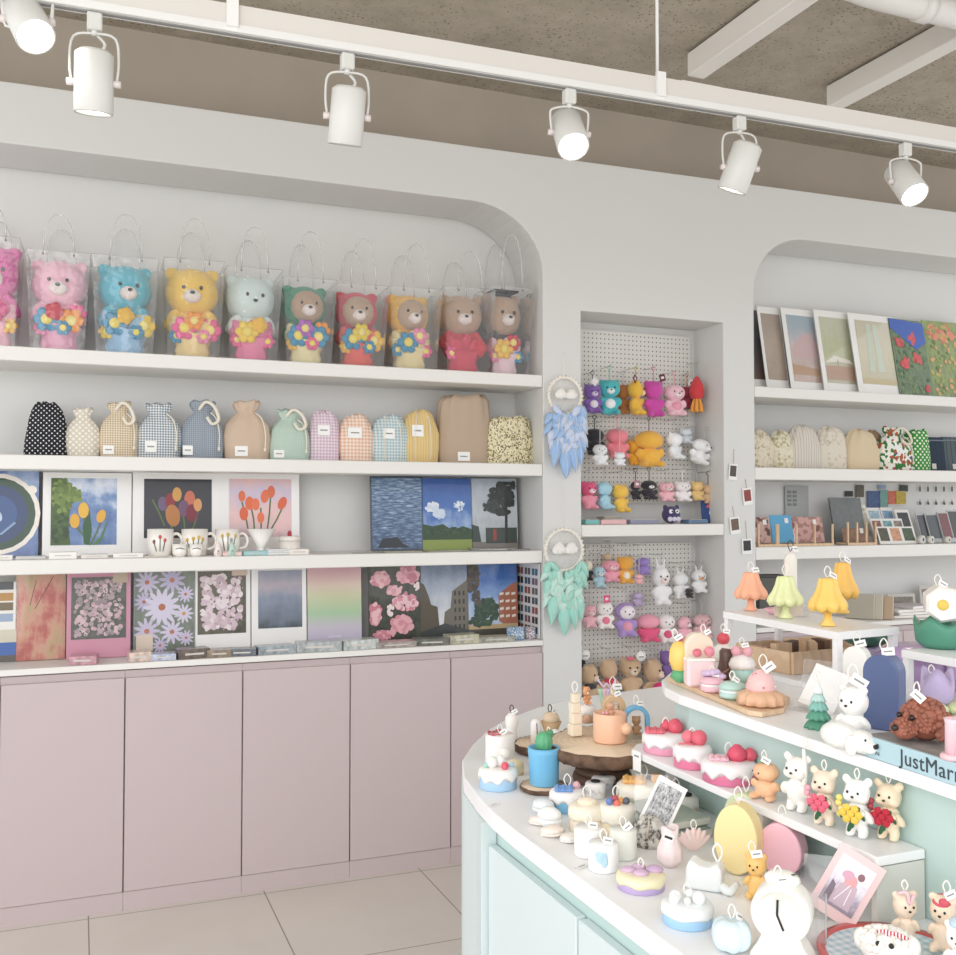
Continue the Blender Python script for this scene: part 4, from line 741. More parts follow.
rb('white framed picture of a table with a white umbrella in a garden',823,859,309,hazy('#b8b29c','#b6bc98','#c2c4b0',7),(.12,.04,.13,.08),rz=.06,motif=[('p',[(.0,.3),(.35,.42),(.9,.36),(1,.3),(.5,.33)],'#e6e0d6'),('l',[(.45,.05),(.45,.36)],.03,'#a09080'),('p',[(.02,.05),(.02,.26),(1,.26),(1,.05)],'#b89a88')],y=D+.155)
rb('wide white framed picture of pale window curtains',857,905,313,hazy('#bdb79a','#c8c2a6','#c6c0ac',6),(.12,.12,.14,.08),rz=.06,motif=[('p',[(.25,.2),(.3,.95),(.42,.95),(.4,.2)],'#c4d0c0'),('p',[(.5,.2),(.48,.95),(.62,.95),(.7,.2)],'#c9d2c4'),('p',[(0,.0),(1,0),(1,.08),(0,.1)],'#c4b690')],y=D+.14)
rb('unframed picture of red roses against a deep blue sky',898,934,318,gradpic([(.3,'#2c4424'),(.6,'#5a7a40')],.1,9),(0,0,0,0),motif=field(90,.05,['#4a6a38','#6a8448','#34502a'],1)+[('p',[(0,1),(1,.97),(1,.72),(.7,.62),(.35,.75),(0,.88)],'#2c58b4'),]+scatter(.6,.76,.08,.06,12,.06,['#c4323a','#d0484c'],1)+scatter(.2,.7,.12,.05,16,.05,['#d0484c','#b8303a'],2)+scatter(.3,.45,.12,.06,16,.06,['#c4323a','#d8484c'],3)+scatter(.65,.5,.14,.06,14,.05,['#d0484c'],4)+scatter(.88,.14,.06,.04,8,.05,['#c4323a'],5),rz=.06,y=D+.15)
rb('unframed picture of orange blossoms in green leaves at the right edge',932,975,320,gradpic([(.3,'#4c6a2e'),(.6,'#8a9a50')],.1,9),(0,0,0,0),motif=scatter(.4,.85,.3,.1,40,.06,['#d88a6c','#c8705c'],1)+field(90,.045,['#8a9a50','#5a7a34','#d8a070','#b8a860'],2),y=D+.16)
GP='drawstring pouches in the right bay'
fl1=speckle([(0,'#dcd4c0'),(.55,'#d2c8b2'),(.75,'#b5a68a'),(.9,'#ded6c4')],90)
pouch(736,771,430,fl1,'cream leafy pouch half hidden by the bay edge',kind='round',z=1.694,g=GP)
pouch(769,791,431,speckle([(0,'#e0d9c4'),(.5,'#d6cdb4'),(.7,'#b8b08e'),(.9,'#e0d9c4')],80),'cream pouch with olive sprigs, second in the right bay',kind='round',z=1.694,g=GP)
pouch(787,818,426,stripes('#d8d0c4','#a8a4a4',.016,.15),'pale pouch with thin grey vertical stripes',kind='round',z=1.694,g=GP)
pouch(815,844,427,speckle([(0,'#dcd4c6'),(.7,'#cfc6b6'),(.9,'#c0a89c')],70),'off white pouch with a gathered top and dark clasp',kind='round',z=1.694,g=GP)
pouch(843,876,430,'#d8c6a8','plain cream pouch in front of a brown one',kind='round',z=1.694,g=GP)
pouch(862,882,431,'#a08468','brown pouch mostly behind the plain cream one',kind='round',z=1.694,g=GP,y=D+.2)
pouch(876,909,428,speckle([(0,'#f0ece4'),(.3,'#3c7a3c'),(.5,'#eae4dc'),(.66,'#a8583c'),(.8,'#e8ecea'),(.92,'#4a5c8a')],55),'white pouch with red and green floral print and white cords',z=1.694,g=GP,handle='loop')
pouch(905,927,430,dots('#3f9440','#eef0e0',.03,.28),'bright green pouch with white daisies',kind='square',z=1.694,g=GP,y=D+.18)
for k,(u0,u1,vt,c) in enumerate([(908,930,438,'#3a4352'),(927,944,437,'#33404f'),(944,975,437,'#5c666a')]):
    P,w,h=S(u0,u1,vt,D+.2,1.694); o=T('denim_tote',['dark folded denim bag right behind the green daisy pouch','navy folded denim bag in the middle of three','grey blue folded bag at the right edge of the pouch shelf'][k],'bag',P,-.1,'folded denim bags',rx=-.12); bx('folded_cloth',o,(0,0,h/2),(w,.03,h),stripes(c,'#2a3644',.03,.12),.005); bx('seam',o,(0,-.017,h*.9),(w*.95,.003,.006),mat('#7c8490',.8)); bx('paper_tag',o,(-w*.2,-.018,h*.15),(.03,.002,.03),paper('#d8d4ce'))
ZR=1.306
def rack(u0,u1,vt,lab,nb,cards):
    P,w,h=S(u0,u1,vt,D+.06,ZR); o=T('wooden_card_rack',lab,'card rack',(P.x,P.y,ZR),-.03,'small wooden card racks'); dep=.08
    bx('base_rail',o,(0,-dep/2,.006),(w,.012,.012),OAK); bx('base_rail',o,(0,dep/2,.006),(w,.012,.012),OAK)
    for k in range(nb):
        x=-w/2+.004+k*(w-.008)/(nb-1)
        for yy in (-dep/2,): bx('upright',o,(x,yy,h*.5),(.008,.008,h),OAK)
        bx('cross_rail',o,(x,0,.008),(.008,dep,.01),OAK)
    for k,(x0,x1,hh,c,cl) in enumerate(cards):
        q=T('postcard',cl,'postcard',(P.x+w*((x0+x1)/2-.5),P.y+.0+.01*k,ZR+.016),-.03,'postcards in wooden racks',rx=-.2)
        bx('card_face',q,(0,0,hh/2),(w*(x1-x0),.003,hh),c); bx('round_sticker',q,(w*(x1-x0)*.25,-.0025,hh*.8),(.022,.002,.026),paper('#e6e4e0'),.001)
rack(753,772,524,'small wooden card rack at the bay edge',2,[(0.05,.95,.13,speckle([(0,'#a8847c'),(.4,'#c8a8a0'),(.7,'#6a5450')],60),'brown patterned postcard in the first rack'),])
rack(773,827,524,'wider wooden card rack holding pink patterned cards',4,[(0,.38,.14,mat('#58a0c8',.5),'bright blue postcard at the left of the wide rack'),(.05,.45,.10,speckle([(0,'#e8a8a4'),(.4,'#f0d0cc'),(.6,'#98584c'),(.8,'#e0b0ac')],50),'pink leaf patterned postcard in the wide rack'),(.42,1.,.13,speckle([(0,'#a88078'),(.5,'#c8a09c'),(.8,'#806058')],40),'dark rose postcard at the back right of the wide rack'),(.5,.98,.095,mat('#c49088',.5,var=.3,vs=40),'dusty pink postcard at the front right of the wide rack')])
rack(842,870,522,'wooden card rack in front of the dark grey folder',4,[(.05,.95,.07,mat('#8a6a58',.5,var=.3,vs=40),'brown postcard in the rack before the grey folder')])
def stand(name,lab,cat,u0,u1,vt,y,z,m,g=None,lean=.3,rz=0,t=.004,frame=None,b_=.1,h=None):
    P,w,h0=S(u0,u1,vt,y,z); h=h or h0/math.cos(lean); o=T(name,lab,cat,(P.x,P.y,z+.001),rz,g,rx=-lean)
    if frame: bx('card_mount',o,(0,0,h/2),(w,t,h),frame); bx('photo',o,(0,-t/2-.0008,h*.54),(w*(1-2*b_),.0015,h*(.86-b_)),m)
    else: bx('front_sheet',o,(0,0,h/2),(w,t,h),m)
    return o
stand('grey_folder','tall dark grey folder standing in a wooden rack','folder',835,866,498,D+.15,ZR,mat('#6f7474',.5,var=.12,vs=30),lean=.2,t=.012)
stand('sheet_print','pale grey sheet with small squares taped to the back wall','print',785,808,486,BACK-.012,1.365,mat('#a9acaa',.5),lean=0)
b=B(); P=Py(791,492,BACK-.016)
for i in range(2):
    for j in range(4): b.box((P.x+.035*i-.01,P.y,P.z+.0-.022*j),(.024,.002,.014),mat('#7d8484',.5))
o=b.out('sheet_squares'); sp=[q for q in col.objects if q.name.startswith('sheet_print')][0]; o.parent=sp; o.matrix_parent_inverse=Matrix.Translation(-Vector(sp.location)) ; o.name='printed_squares'
GW='small cards on the back wall of the right bay'
for k,(u0,u1,vt,vb,c,lab) in enumerate([(845,853,491,497,'#26272b','tiny black photo above the grey folder'),(856,864,485,498,'#5c584c','small landscape photo right of the tiny black one'),(867,881,491,509,'#465c86','indigo card on the back wall'),(880,888,490,508,'#6f9a94','sea green card beside the indigo one'),(888,896,491,505,'#c46a50','orange card on the back wall'),(896,906,491,505,'#b8a040','olive yellow card beside the orange one'),(878,886,485,489,'#8ea4bc','small pale blue photo above the green card'),(900,908,485,492,'#3c4438','small dark photo above the olive card')]):
    P=Py((u0+u1)/2,vb,BACK-.008-.003*(k%2)); s=ppm(P); o=T('wall_card',lab,'card',P,0,GW); w,h=(u1-u0)*s*1.25,(vb-vt)*s; bx('card_face',o,(0,0,h/2),(w,.003,h),mat(c,.5,var=.25,vs=60)); bx('card_edge',o,(0,-.001,h*.03),(w,.003,h*.06),paper('#d8d4cc'))
GM='photo cards leaning on the stationery shelf'
FR=paper('#e6e4e0')
for k,(u0,u1,vt,y,c,lab) in enumerate([(866,875,505,D+.16,'#c8c0b0','small white label card above the photo cards'),(875,888,508,D+.16,'#9fb8c4','pale blue boxed card on the stationery shelf'),(889,901,508,D+.16,'#7c9cb8','blue photo card beside the pale boxed one'),(903,917,510,D+.13,'#3e4042','black and white photo card with curled corner'),(876,887,519,D+.10,'#8a5c54','middle row photo card with reddish picture'),(887,898,519,D+.10,'#6fa0a4','middle row photo card with teal picture'),(898,908,519,D+.10,'#8a7c70','middle row photo card with brown picture'),(880,892,527,D+.05,'#4c4a38','front row photo card with dark plants'),(892,904,527,D+.05,'#c09070','front row photo card with a peach scene'),(904,917,527,D+.05,'#44543c','front row photo card with dark green bush')]):
    stand('photo_card',lab,'photo card',u0,u1,vt,y,ZR+.0,mat(c,.4,var=.4,vs=70),GM,lean=.35,frame=FR,b_=.12)
for k,(u0,u1,vt,y,c,lab) in enumerate([(922,933,514,D+.12,'#2f3438','left dark booklet in a clear sleeve'),(931,943,514,D+.11,'#3a4246','right dark booklet in a clear sleeve'),(944,954,512,D+.10,'#6c2e30','dark red and black booklet'),(954,966,510,D+.10,'#30302f','black framed booklet at the right edge of the stationery shelf')]):
    stand('booklet',lab,'booklet',u0,u1,vt,y,ZR,mat(c,.35,coat=.5),'dark booklets on the stationery shelf',lean=.3,t=.006,frame=mat('#b9bcbc',.4),b_=.06)
for u,v,r,lab,c in ((921,542,.022,'round tape roll with a blue centre by the photo cards','#4a68a8'),(930,538,.02,'green leaf patterned tape roll','#8a9c78'),(947,543,.018,'white tape roll with brown core at the front','#8c5c40')):
    P=Py(u,v,D+.04); P.z=ZR+r; o=T('tape_roll',lab,'tape roll',P,.3,'tape rolls in the right bay'); b=B(); b.T=Matrix.Rotation(PI/2,4,'X')@Matrix.Translation((0,0,-.012)); b.lathe([(r*.5,0),(r,0),(r,.026),(r*.5,.026),(r*.5,0)],mat('#e0ded6',.5),22); b.out('roll',o); b=B(); b.T=Matrix.Rotation(PI/2,4,'X')@Matrix.Translation((0,0,-.011)); b.lathe([(r*.5,0.001),(r*.5,.0235),(r*.35,.0235),(r*.35,.001)],mat(c,.6),18); b.out('core',o)
GE='earrings hanging in two rows at the back of the right bay'
for i in range(5):
    for j in range(2):
        u=920+8*i; v=485+14*j; P=Py(u,v,BACK-.012); o=T('hanging_earring',['small dark drop earring in the upper row','small leaf shaped earring in the lower row'][j],'earring',P,0,GE+(' upper' if j==0 else ' lower')); b=B(); b.tube([(0,0,0),(0,0,-.012)],.001,DARKSTR,4); b.out('wire',o)
        b=B(); 
        if j: b.ell((0,0,-.022),(.006,.003,.011),mat('#5c5448',.5)); b.ell((.006,0,-.026),(.005,.003,.007),mat('#4c5a48',.5))
        else: b.box((0,0,-.024),(.008,.003,.026),mat('#3a3632',.5))
        b.out('pendant',o)
# worktop of the right bay
ZB=.916
GB='books and papers on the right bay worktop'
for k,(u0,u1,vt,y,c,lab) in enumerate([(852,866,594,D+.12,'#b9b2a2','pale olive leaning book behind the yellow lamp candle'),(861,874,594,D+.10,'#c4bfb0','cream leaning book, middle of three'),(871,885,596,D+.08,'#c2a98e','tan leaning book, right of three')]):
    P,w,h=S(u0,u1,vt,y,ZB); o=T('leaning_book',lab,'book',(P.x,P.y,ZB+.001),-.9,GB,rx=-.28); bx('cover',o,(0,0,h/2),(.14,.012,h),mat(c,.6),.001); bx('pages',o,(.002,0,h/2),(.139,.009,h*.97),paper('#e8e2d4'))
yy=0
for k,(u0,u1,vt,c,lab) in enumerate([(886,930,618,'#e6e2dc','lowest white book in the pile on the right bay worktop'),(888,926,613,'#d8d4cf','second white book in the pile on the right bay worktop'),(884,922,608,'#eeeae6','third white book in the pile on the right bay worktop'),(896,924,602,'#cfc8cc','open topmost booklet of the worktop pile')]):
    P,w,h=S(u0,u1,vt,D+.12,ZB); o=T('flat_book',lab,'book',(P.x,P.y,ZB+.001+.016*k),.1*(k-1),GB); bx('cover',o,(0,0,.0075),(w,.16,.0145),paper(c),.001); bx('pages',o,(0,-.002,.0075),(w*.98,.159,.010),paper('#f4f0ea'))
for u0,u1,vt,lab in ((890,915,594,'grey framed photo behind the book pile'),(922,943,585,'clear acrylic frame standing on the right bay worktop'),(948,966,593,'small pale frame at the right edge of the worktop')):
    P,w,h=S(u0,u1,vt,D+.2,ZB); o=T('framed_photo',lab,'photo frame',(P.x,P.y,ZB+.001),-.1,'photo frames on the right bay worktop',rx=-.12); bx('frame',o,(0,0,h/2),(w,.006,h),mat('#c4c0b8',.4),.001); bx('photo',o,(0,-.0042,h*.5),(w*.8,.002,h*.7),mat('#7c766c',.4,var=.4,vs=40))
P,w,h=S(757,780,577,D+.12,ZB); o=T('dark_box','dark box behind the orange and green lamp candles','box',(P.x,P.y,ZB+.001),-.2); bx('box_body',o,(0,0,h/2),(w,.08,h),mat('#5a5a56',.6),.003); bx('lid',o,(0,0,h+.006),(w*1.03,.084,.012),mat('#4a4a48',.6),.002)
for k,(u0,u1,vt,c,lab) in enumerate([(748,812,614,'#c4bab0','long beige paper pile beside the pillar, behind the stand'),(776,840,606,'#d8cfc6','pale paper pile behind the green lamp candle')]):
    P,w,h=S(u0,u1,vt,D+.1,ZB); o=T('paper_pile',lab,'papers',(P.x,P.y+.05*k,ZB+.001),.0,GB); bx('sheets',o,(0,0,.012),(w*.5,.1,.024),paper(c)); bx('top_sheet',o,(0,-.002,.026),(w*.48,.098,.002),mat('#a8a49c',.5,var=.4,vs=40))
# ================================================================ display counter
ZC,ZS,ZU=.90,1.0,1.12
def curve(off):   # outline of the far rounded end, pushed inwards by off
    P=[(.757,1.70),(.762,1.82),(.775,1.93),(.80,2.07),(.85,2.21),(.93,2.345),(1.02,2.47),(1.13,2.59),(1.28,2.70),(1.5,2.80),(1.8,2.86),(2.3,2.88)]
    out=[]
    for i,p in enumerate(P):
        a=P[min(i+1,len(P)-1)]; c=P[max(i-1,0)]; dx,dy=a[0]-c[0],a[1]-c[1]; l=math.hypot(dx,dy); out.append((p[0]+dy/l*off,p[1]-dx/l*off))
    return out
def slabpts(off): return [(.757+off,.55)]+curve(off)+[(2.3,.55)]
ct=T('display_counter','pale mint display counter with a rounded far end and white top','counter',(0,0,0))
b=B(); b.prism(slabpts(0),ZC-.035,ZC,STAND,'xy'); b.out('countertop',ct,bevel=.003)
b=B(); b.prism(slabpts(.035),0.0,ZC-.036,MINT,'xy'); b.out('carcass',ct)
# curved end panel reaching the slab, and doors below a finger groove
c0=[p for p in curve(-.001) if p[1]>1.88]; c1=[p for p in curve(.034) if p[1]>1.88]
b=B(); b.prism([(.757,1.862)]+c0+c1[::-1]+[(.791,1.862)],0.02,ZC-.0355,MINTDOOR,'xy'); b.out('end_panel',ct)
for k,(a,e) in enumerate(((1.86,1.478),(1.474,1.07),(1.066,.62))):
    b=B(); b.box((.781,(a+e)/2,.42),(.02,a-e-.004,.80),MINTDOOR,.002); b.out('door',ct)
b=B(); b.box((.7925,1.24,.842),(.002,1.24,.045),MINT); b.out('finger_groove',ct)
# riser
rs=T('display_riser','low white riser shelf along the mint step of the display counter','riser',(0,0,0))
b=B(); b.prism([(1.062,1.112),(1.062,1.79),(1.10,1.83),(1.153,1.84),(1.153,1.112)],ZS-.014,ZS,STAND,'xy'); b.out('top_board',rs,bevel=.002)
RG=mat('#d4d4cc',.5)
bx('end_board',rs,(1.1075,1.119,(ZC+ZS-.015)/2),(.089,.012,ZS-ZC-.0155),RG); bx('middle_board',rs,(1.1075,1.38,(ZC+ZS-.015)/2),(.080,.012,ZS-ZC-.0155),RG); bx('end_board',rs,(1.11,1.80,(ZC+ZS-.015)/2),(.075,.012,ZS-ZC-.0155),RG)
# upper step
up=T('upper_step','upper tier of the display counter with white top and mint side','display step',(0,0,0))
U_=[(1.098,.55),(1.112,1.05),(1.120,1.45),(1.132,1.72),(1.150,1.80),(1.19,1.875),(1.26,1.95),(1.38,2.03),(1.6,2.09),(2.25,2.12),(2.25,.55)]
b=B(); b.prism(U_,ZU-.020,ZU,STAND,'xy'); b.out('top_board',up,bevel=.002)
V_=[(1.155,.55),(1.156,1.72),(1.17,1.79),(1.21,1.85),(1.28,1.92),(1.4,1.99),(1.6,2.05),(2.22,2.08),(2.22,.55)]
b=B(); b.prism(V_,ZC+.001,ZU-.021,MINT,'xy'); b.out('side_panel',up)
# ---------------------------------------------------------------- makers
def lathe_part(name,o,prof,m,n=28,**k): b=B(); b.lathe(prof,m,n,**k); return b.out(name,o)
def cake(u0,u1,vt,vb,z,base,ice,lab,tops=(),drip=9,bh=.45,g='drip cake candles',sy=1.,amp=.16,wk=True,rz=0):
    P,w,h=C(u0,u1,vt,vb,z,.9); r=w/2; o=T('cake_candle',lab,'candle',(P.x,P.y,z+.0005),face(P)+rz,g)
    bw=waxm(base); iw=waxm(ice)
    lathe_part('cake_base',o,[(r*.93,0),(r*.96,h*.04),(r*.94,h*.7),(r*.9,h*.8),(0,h*.8)],bw,36,sy=sy)
    ph=random.uniform(0,6)
    def fn(a,i,rr,zz):
        if i in (4,5):
            t=math.sin(drip*a+ph)+.45*math.sin((drip//2)*a+ph*2); zz+=-h*amp*t*.7
        return rr,zz
    b=B(); b.lathe([(0,h),(r*.7,h*.995),(r*.9,h*.95),(r*1.0,h*.82),(r*1.015,h*bh+.002),(r*.965,h*bh-.002)],iw,54,fn=fn,sy=sy); b.out('icing',o)
    for t in tops:
        k,x,y,s,c=t[:5]; x*=r; y*=r*sy; s*=r
        if k=='berry':
            b=B(); b.lathe([(0,0),(s*.5,s*.08),(s*.66,s*.4),(s*.5,s*.8),(s*.2,s*1.08),(0,s*1.12)],waxm(c),14,c=(x,y,h-.002),fn=lambda a,i,rr,zz:(rr*(1+.05*math.sin(9*a+i*2)),zz)); b.out('strawberry',o)
        elif k=='ball': el('cherry',o,(x,y,h+s*.8),(s,s,s),waxm(c))
        elif k=='cross':
            b=B(); 
            for q in range(3): b.box((x,y+(q-1)*s*.55,h+s*.14),(s*1.7,s*.28,s*.28),waxm(c),.002); b.box((x+(q-1)*s*.55,y,h+s*.2),(s*.28,s*1.7,s*.28),waxm(c),.002)
            b.out('waffle_topping',o)
        elif k=='cube': bx('fudge_cube',o,(x,y,h+s*.4),(s,s,s*.8),waxm(c),.003)
        elif k=='paw': el('round_topping',o,(x,y,h+s*.15),(s*1.1,s*.9,s*.5),waxm(c))
        elif k=='oreo':
            b=B(); b.lathe([(s,0),(s,s*.3),(0,s*.3)],mat('#2b2a30',.6),16,c=(x,y,h)); b.out('dark_disc',o)
        elif k=='heart':
            b=B(); b.ell((x-s*.3,y,h+s*.2),(s*.5,s*.4,s*.3),waxm(c)); b.ell((x+s*.3,y,h+s*.2),(s*.5,s*.4,s*.3),waxm(c)); b.out('heart_topping',o)
        elif k=='line': 
            b=B(); b.tube([(x-s,y,h+.002),(x,y-s*.3,h+.004),(x+s,y,h+.002)],s*.12,waxm(c),6); b.out('iced_line',o)
    if wk: loop(o,0,.3*r,h,min(.03,h*.7),.0013,tag=False)
    return o
# cakes on the riser
R3=[('cross',-.45,-.1,.5,'#e05468'),('berry',.4,.1,.55,'#d63a50'),('berry',.05,.4,.45,'#d63a50')]
cake(642,690,728,757,ZS,'#e88fae','#f7f1f1','pink drip cake candle with a red waffle and berries, far end of the riser',R3,drip=10,g='pink drip cakes on the riser')
cake(673,712,741,771,ZS,'#e0668f','#f8f2f1','middle pink drip cake candle with two red cherries',[('ball',.35,0,.42,'#d8485a'),('ball',-.2,.35,.36,'#e06070'),('line',-.3,-.3,.4,'#d8485a')],drip=10,g='pink drip cakes on the riser')
cake(701,757,754,788,ZS,'#d8608c','#f7eff0','largest pink drip cake candle with pink heart and raspberries',[('cross',-.35,-.15,.42,'#f0b4c4'),('berry',.3,-.05,.55,'#d02c4c'),('berry',.75,.15,.42,'#d63a50'),('berry',.2,.5,.38,'#d02c4c')],drip=9,amp=.2,g='pink drip cakes on the riser')
def wax(u0,u1,vt,vb,z,c,lab,cat='candle',name='animal_candle',extra=0,g=None,**k):
    P,w,h=C(u0,u1,vt,vb,z,.5); o=T(name,lab,cat,(P.x,P.y,z+.0005),face(P,extra),g)
    k.setdefault('muz',None); figure(o,h,waxm(c) if isinstance(c,str) else c,W=k.pop('W',w/(h*.56)),mk=waxm,vox=h/36,**k); return o,w,h
o,w,h=wax(751,782,762,803,ZS,'#eeb483','peach coloured round headed baby candle with a green leaf',ears='none',extra=-.5,turn=-.5,nose='#d08850')
el('leaf',o,(-.1*h,-.1*h,.98*h),(.1*h,.06*h,.03*h),waxm('#4a9468')); loop(o,-.05*h,0,.95*h,.02)
o,w,h=wax(782,814,756,816,ZS,'#f3efe8','tall cream bear candle with raised hand and a tiny red spot',pose='stand',extra=-.6,W=1.)
b=B(); b.tube([(.15*h,-.05*h,.45*h),(.2*h,-.06*h,.7*h),(.16*h,-.05*h,1.12*h)],[.05*h,.045*h,.03*h],waxm('#f3efe8'),10); b.out('raised_arm',o); loop(o,.15*h,0,1.1*h,.02,tag=False)
def flowerbear(u0,u1,vt,vb,c,fc,lab,wc=None,full=True):
    o,w,h=wax(u0,u1,vt,vb,ZS,c,lab,g='bear candles hugging flower bouquets',pose='stand',extra=-.45,W=.95)
    bq=B(); 
    b=B(); G=mat('#2c5c3c',.6)
    for (x,z,a) in ((-.15,.40,.6),(.16,.42,-.6),(0,.28,0),(-.04,.2,.4),(.05,.5,1.2)): b.ell((x*h,-.2*h,z*h),(.04*h,.015*h,.10*h),G,8,5,rot=(0,a,0))
    b.out('leaves',o)
    rnd=random.Random(int(u0))
    for k in range(7):
        a=2*PI*k/6; r_=.14*h if k<6 else 0; rose(o,math.cos(a)*r_,-.25*h,(.43*h+math.sin(a)*r_*.75),.075*h,fc)
    if wc: el('side_bundle',o,(-.26*h,-.1*h,.46*h),(.08*h,.07*h,.17*h),waxm(wc),rot=(0,.2,0)) if False else None
    b=B(); b.T=Matrix.Translation((-.26*h,-.08*h,.48*h)); 
    for q in range(4): b.ell((.03*h*math.sin(q*2),-.02*h,.09*h*(q-1.5)),(.06*h,.05*h,.055*h),waxm(wc or fc),9,6)
    b.out('side_bundle',o)
    b=B(); 
    for s in (-1,1): b.ell((s*.14*h,-.16*h,.45*h),(.06*h,.12*h,.05*h),waxm(c),9,6,rot=(0,0,s*.7))
    b.out('arms',o); loop(o,0,0,.93*h,.018,tag=False)
flowerbear(837,864,768,806,'#d8d6cf','#5c7c68','grey white bear candle standing behind the pink rose bear')
flowerbear(808,842,770,830,'#ecd7bd','#e0687e','cream bear candle hugging pink roses',wc='#e69aae')
flowerbear(842,874,779,842,'#f2f0ec','#e8c650','white bear candle hugging yellow roses',wc='#ecd45c')
flowerbear(873,906,783,845,'#edd6b2','#b8283c','cream bear candle hugging deep red flowers',wc='#a82c3c')
# ---------------------------------------------------------------- upper step goods
P0=Pz(662+16,690,ZU)
bd=T('serving_board','long pale wooden board under the dessert candles','board',(0,0,ZU+.0005))
q=[Pz(u,v,ZU) for u,v in ((668,682),(676,677.5),(700,672),(790,702),(784,714),(762,718),(748,716))]
b=B(); b.prism([(p.x,p.y) for p in q],0,.010,OAK,'xy'); b.out('board',bd,bevel=.002)
ZW=ZU+.011
# pineapple
P,w,h=C(669,691,640,684,ZW,0); o=T('pineapple_candle','small yellow pineapple shaped candle with green foot and red top','candle',(P.x,P.y,ZW),face(P))
lathe_part('green_foot',o,[(.2*w,0),(.45*w,.12*h),(.3*w,.3*h),(0,.32*h)],waxm('#3f9a5c'),10,fn=lambda a,i,r,z:(r*(1+.15*math.sin(5*a)),z))
lathe_part('yellow_body',o,[(0,.22*h),(.35*w,.28*h),(.5*w,.5*h),(.46*w,.74*h),(.28*w,.9*h),(0,.94*h)],waxm('#f4c757'),24,fn=lambda a,i,r,z:(r*(1+.05*math.cos(9*a)),z)); el('red_cherry',o,(0,0,1.0*h),(.17*w,.17*w,.15*w),waxm('#c42a3c')); loop(o,-.01,0,.96*h,.022)
# bread arch with pink base
P,w,h=C(682,718,632,687,ZW,.5); o=T('arch_cake_candle','pink slab candle with two cherries before a cream arch','candle',(P.x,P.y,ZW),face(P,.3))
def archpts(w,h,n=14): return [(-w/2,0),(w/2,0)]+[(w/2*math.cos(PI*k/n),h-w/2+w/2*math.sin(PI*k/n)) for k in range(n+1)]
b=B(); b.prism(archpts(w*.85,h*.98),.0,.03,waxm('#ecd6bd')); a=b.out('cream_arch',o,bevel=.004)
bx('pink_slab',o,(-.1*w,-.02,.26*h),(w*.8,.035,.52*h),waxm('#f1cfd0'),.005); bx('icing_edge',o,(-.1*w,-.021,.5*h),(w*.82,.038,.08*h),waxm('#f8efe8'),.004)
el('cherry',o,(-.2*w,-.03,.64*h),(.13*w,.13*w,.12*w),waxm('#d2566a')); el('cherry',o,(.15*w,-.03,.66*h),(.15*w,.15*w,.15*w),waxm('#df7488')); loop(o,.1*w,.0,.96*h,.02); 
def macaron(u0,u1,vt,vb,c,cr,lab,top=None,topl=None):
    P,w,h=C(u0,u1,vt,vb,ZW,.8); r=w/2; o=T('macaron_candle',lab,'candle',(P.x,P.y,ZW),face(P),'macaron candles')
    lathe_part('lower_shell',o,[(.6*r,0),(r*.95,.12*h),(r,.38*h),(0,.4*h)],waxm(c)); lathe_part('cream_filling',o,[(.93*r,.38*h),(.95*r,.5*h),(.93*r,.56*h)],waxm(cr)); lathe_part('upper_shell',o,[(r,.55*h),(r*.98,.75*h),(.7*r,.95*h),(0,h)],waxm(c)); 
    if top: 
        b=B(); 
        for k in range(9): a=k*.7; b.ell((math.cos(a)*r*.8*(1-k*.06),math.sin(a)*r*.6*(1-k*.06),h+.002*k*.6),(r*.4,r*.4,.006),waxm(top),9,5)
        b.out(topl,o)
    loop(o,0,0,h,.02); return o
macaron(700,724,675,694,'#e9b0bb','#f8f0f0','pink macaron candle topped with a lilac ruffle','#cdb0d4','lilac_ruffle')
macaron(719,746,680,701,'#a9cdc4','#eef2ee','mint macaron candle below the chocolate stick')
P,w,h=C(724,739,652,683,ZW,0); o=T('chocolate_stick_candle','dark brown twisted chocolate stick candle','candle',(P.x,P.y+.03,ZW),face(P)); b=B(); b.T=Matrix.Rotation(.12,4,'Y'); b.lathe([(w*.38,0)]+[(w*.42,h*k/9) for k in range(1,9)]+[(w*.3,h)],waxm('#4a2c26'),18,fn=lambda a,i,r,z:(r*(1+.1*math.sin(2*a+i*.9)),z)); b.out('stick',o)
b=B(); b.T=Matrix.Rotation(.12,4,'Y'); b.tube([(w*.43*math.cos(k*.5-2.6),w*.43*math.sin(k*.5-2.6),h*(.1+.08*k)) for k in range(11)],.0025,waxm('#8c6454'),5); b.out('spiral_ridge',o)
def cupcake(u0,u1,vt,vb,cup,cream,top,lab,n=1):
    P,w,h=C(u0,u1,vt,vb,ZW,.3); P.y+=.03; r=w/2; o=T('cupcake_candle',lab,'candle',(P.x,P.y,ZW),face(P),'cupcake candles')
    lathe_part('cup',o,[(.6*r,0),(.85*r,.4*h),(0,.42*h)],waxm(cup),30,fn=lambda a,i,r_,z:(r_*(1+.05*math.sin(14*a)),z)); lathe_part('cream',o,[(.9*r,.38*h),(1.0*r,.5*h),(.8*r,.66*h),(.4*r,.76*h),(0,.8*h)],waxm(cream),24,fn=lambda a,i,r_,z:(r_*(1+.04*math.sin(7*a+i)),z))
    for k in range(n): el('red_ball' if n==1 else 'pink_cherry',o,((k-(n-1)/2)*.8*r,-.1*r,.88*h),(.5*r if n==1 else .38*r,)*3,waxm(top))
    loop(o,0,0,h,.02); return o
cupcake(719,745,636,682,'#f1ece6','#f6f2ec','#cc2f3a','white cream cupcake candle with a big red ball',1); cupcake(737,765,650,686,'#a9d8cc','#f4f1ee','#e49aa8','mint cupcake candle with two pink cherries',2)
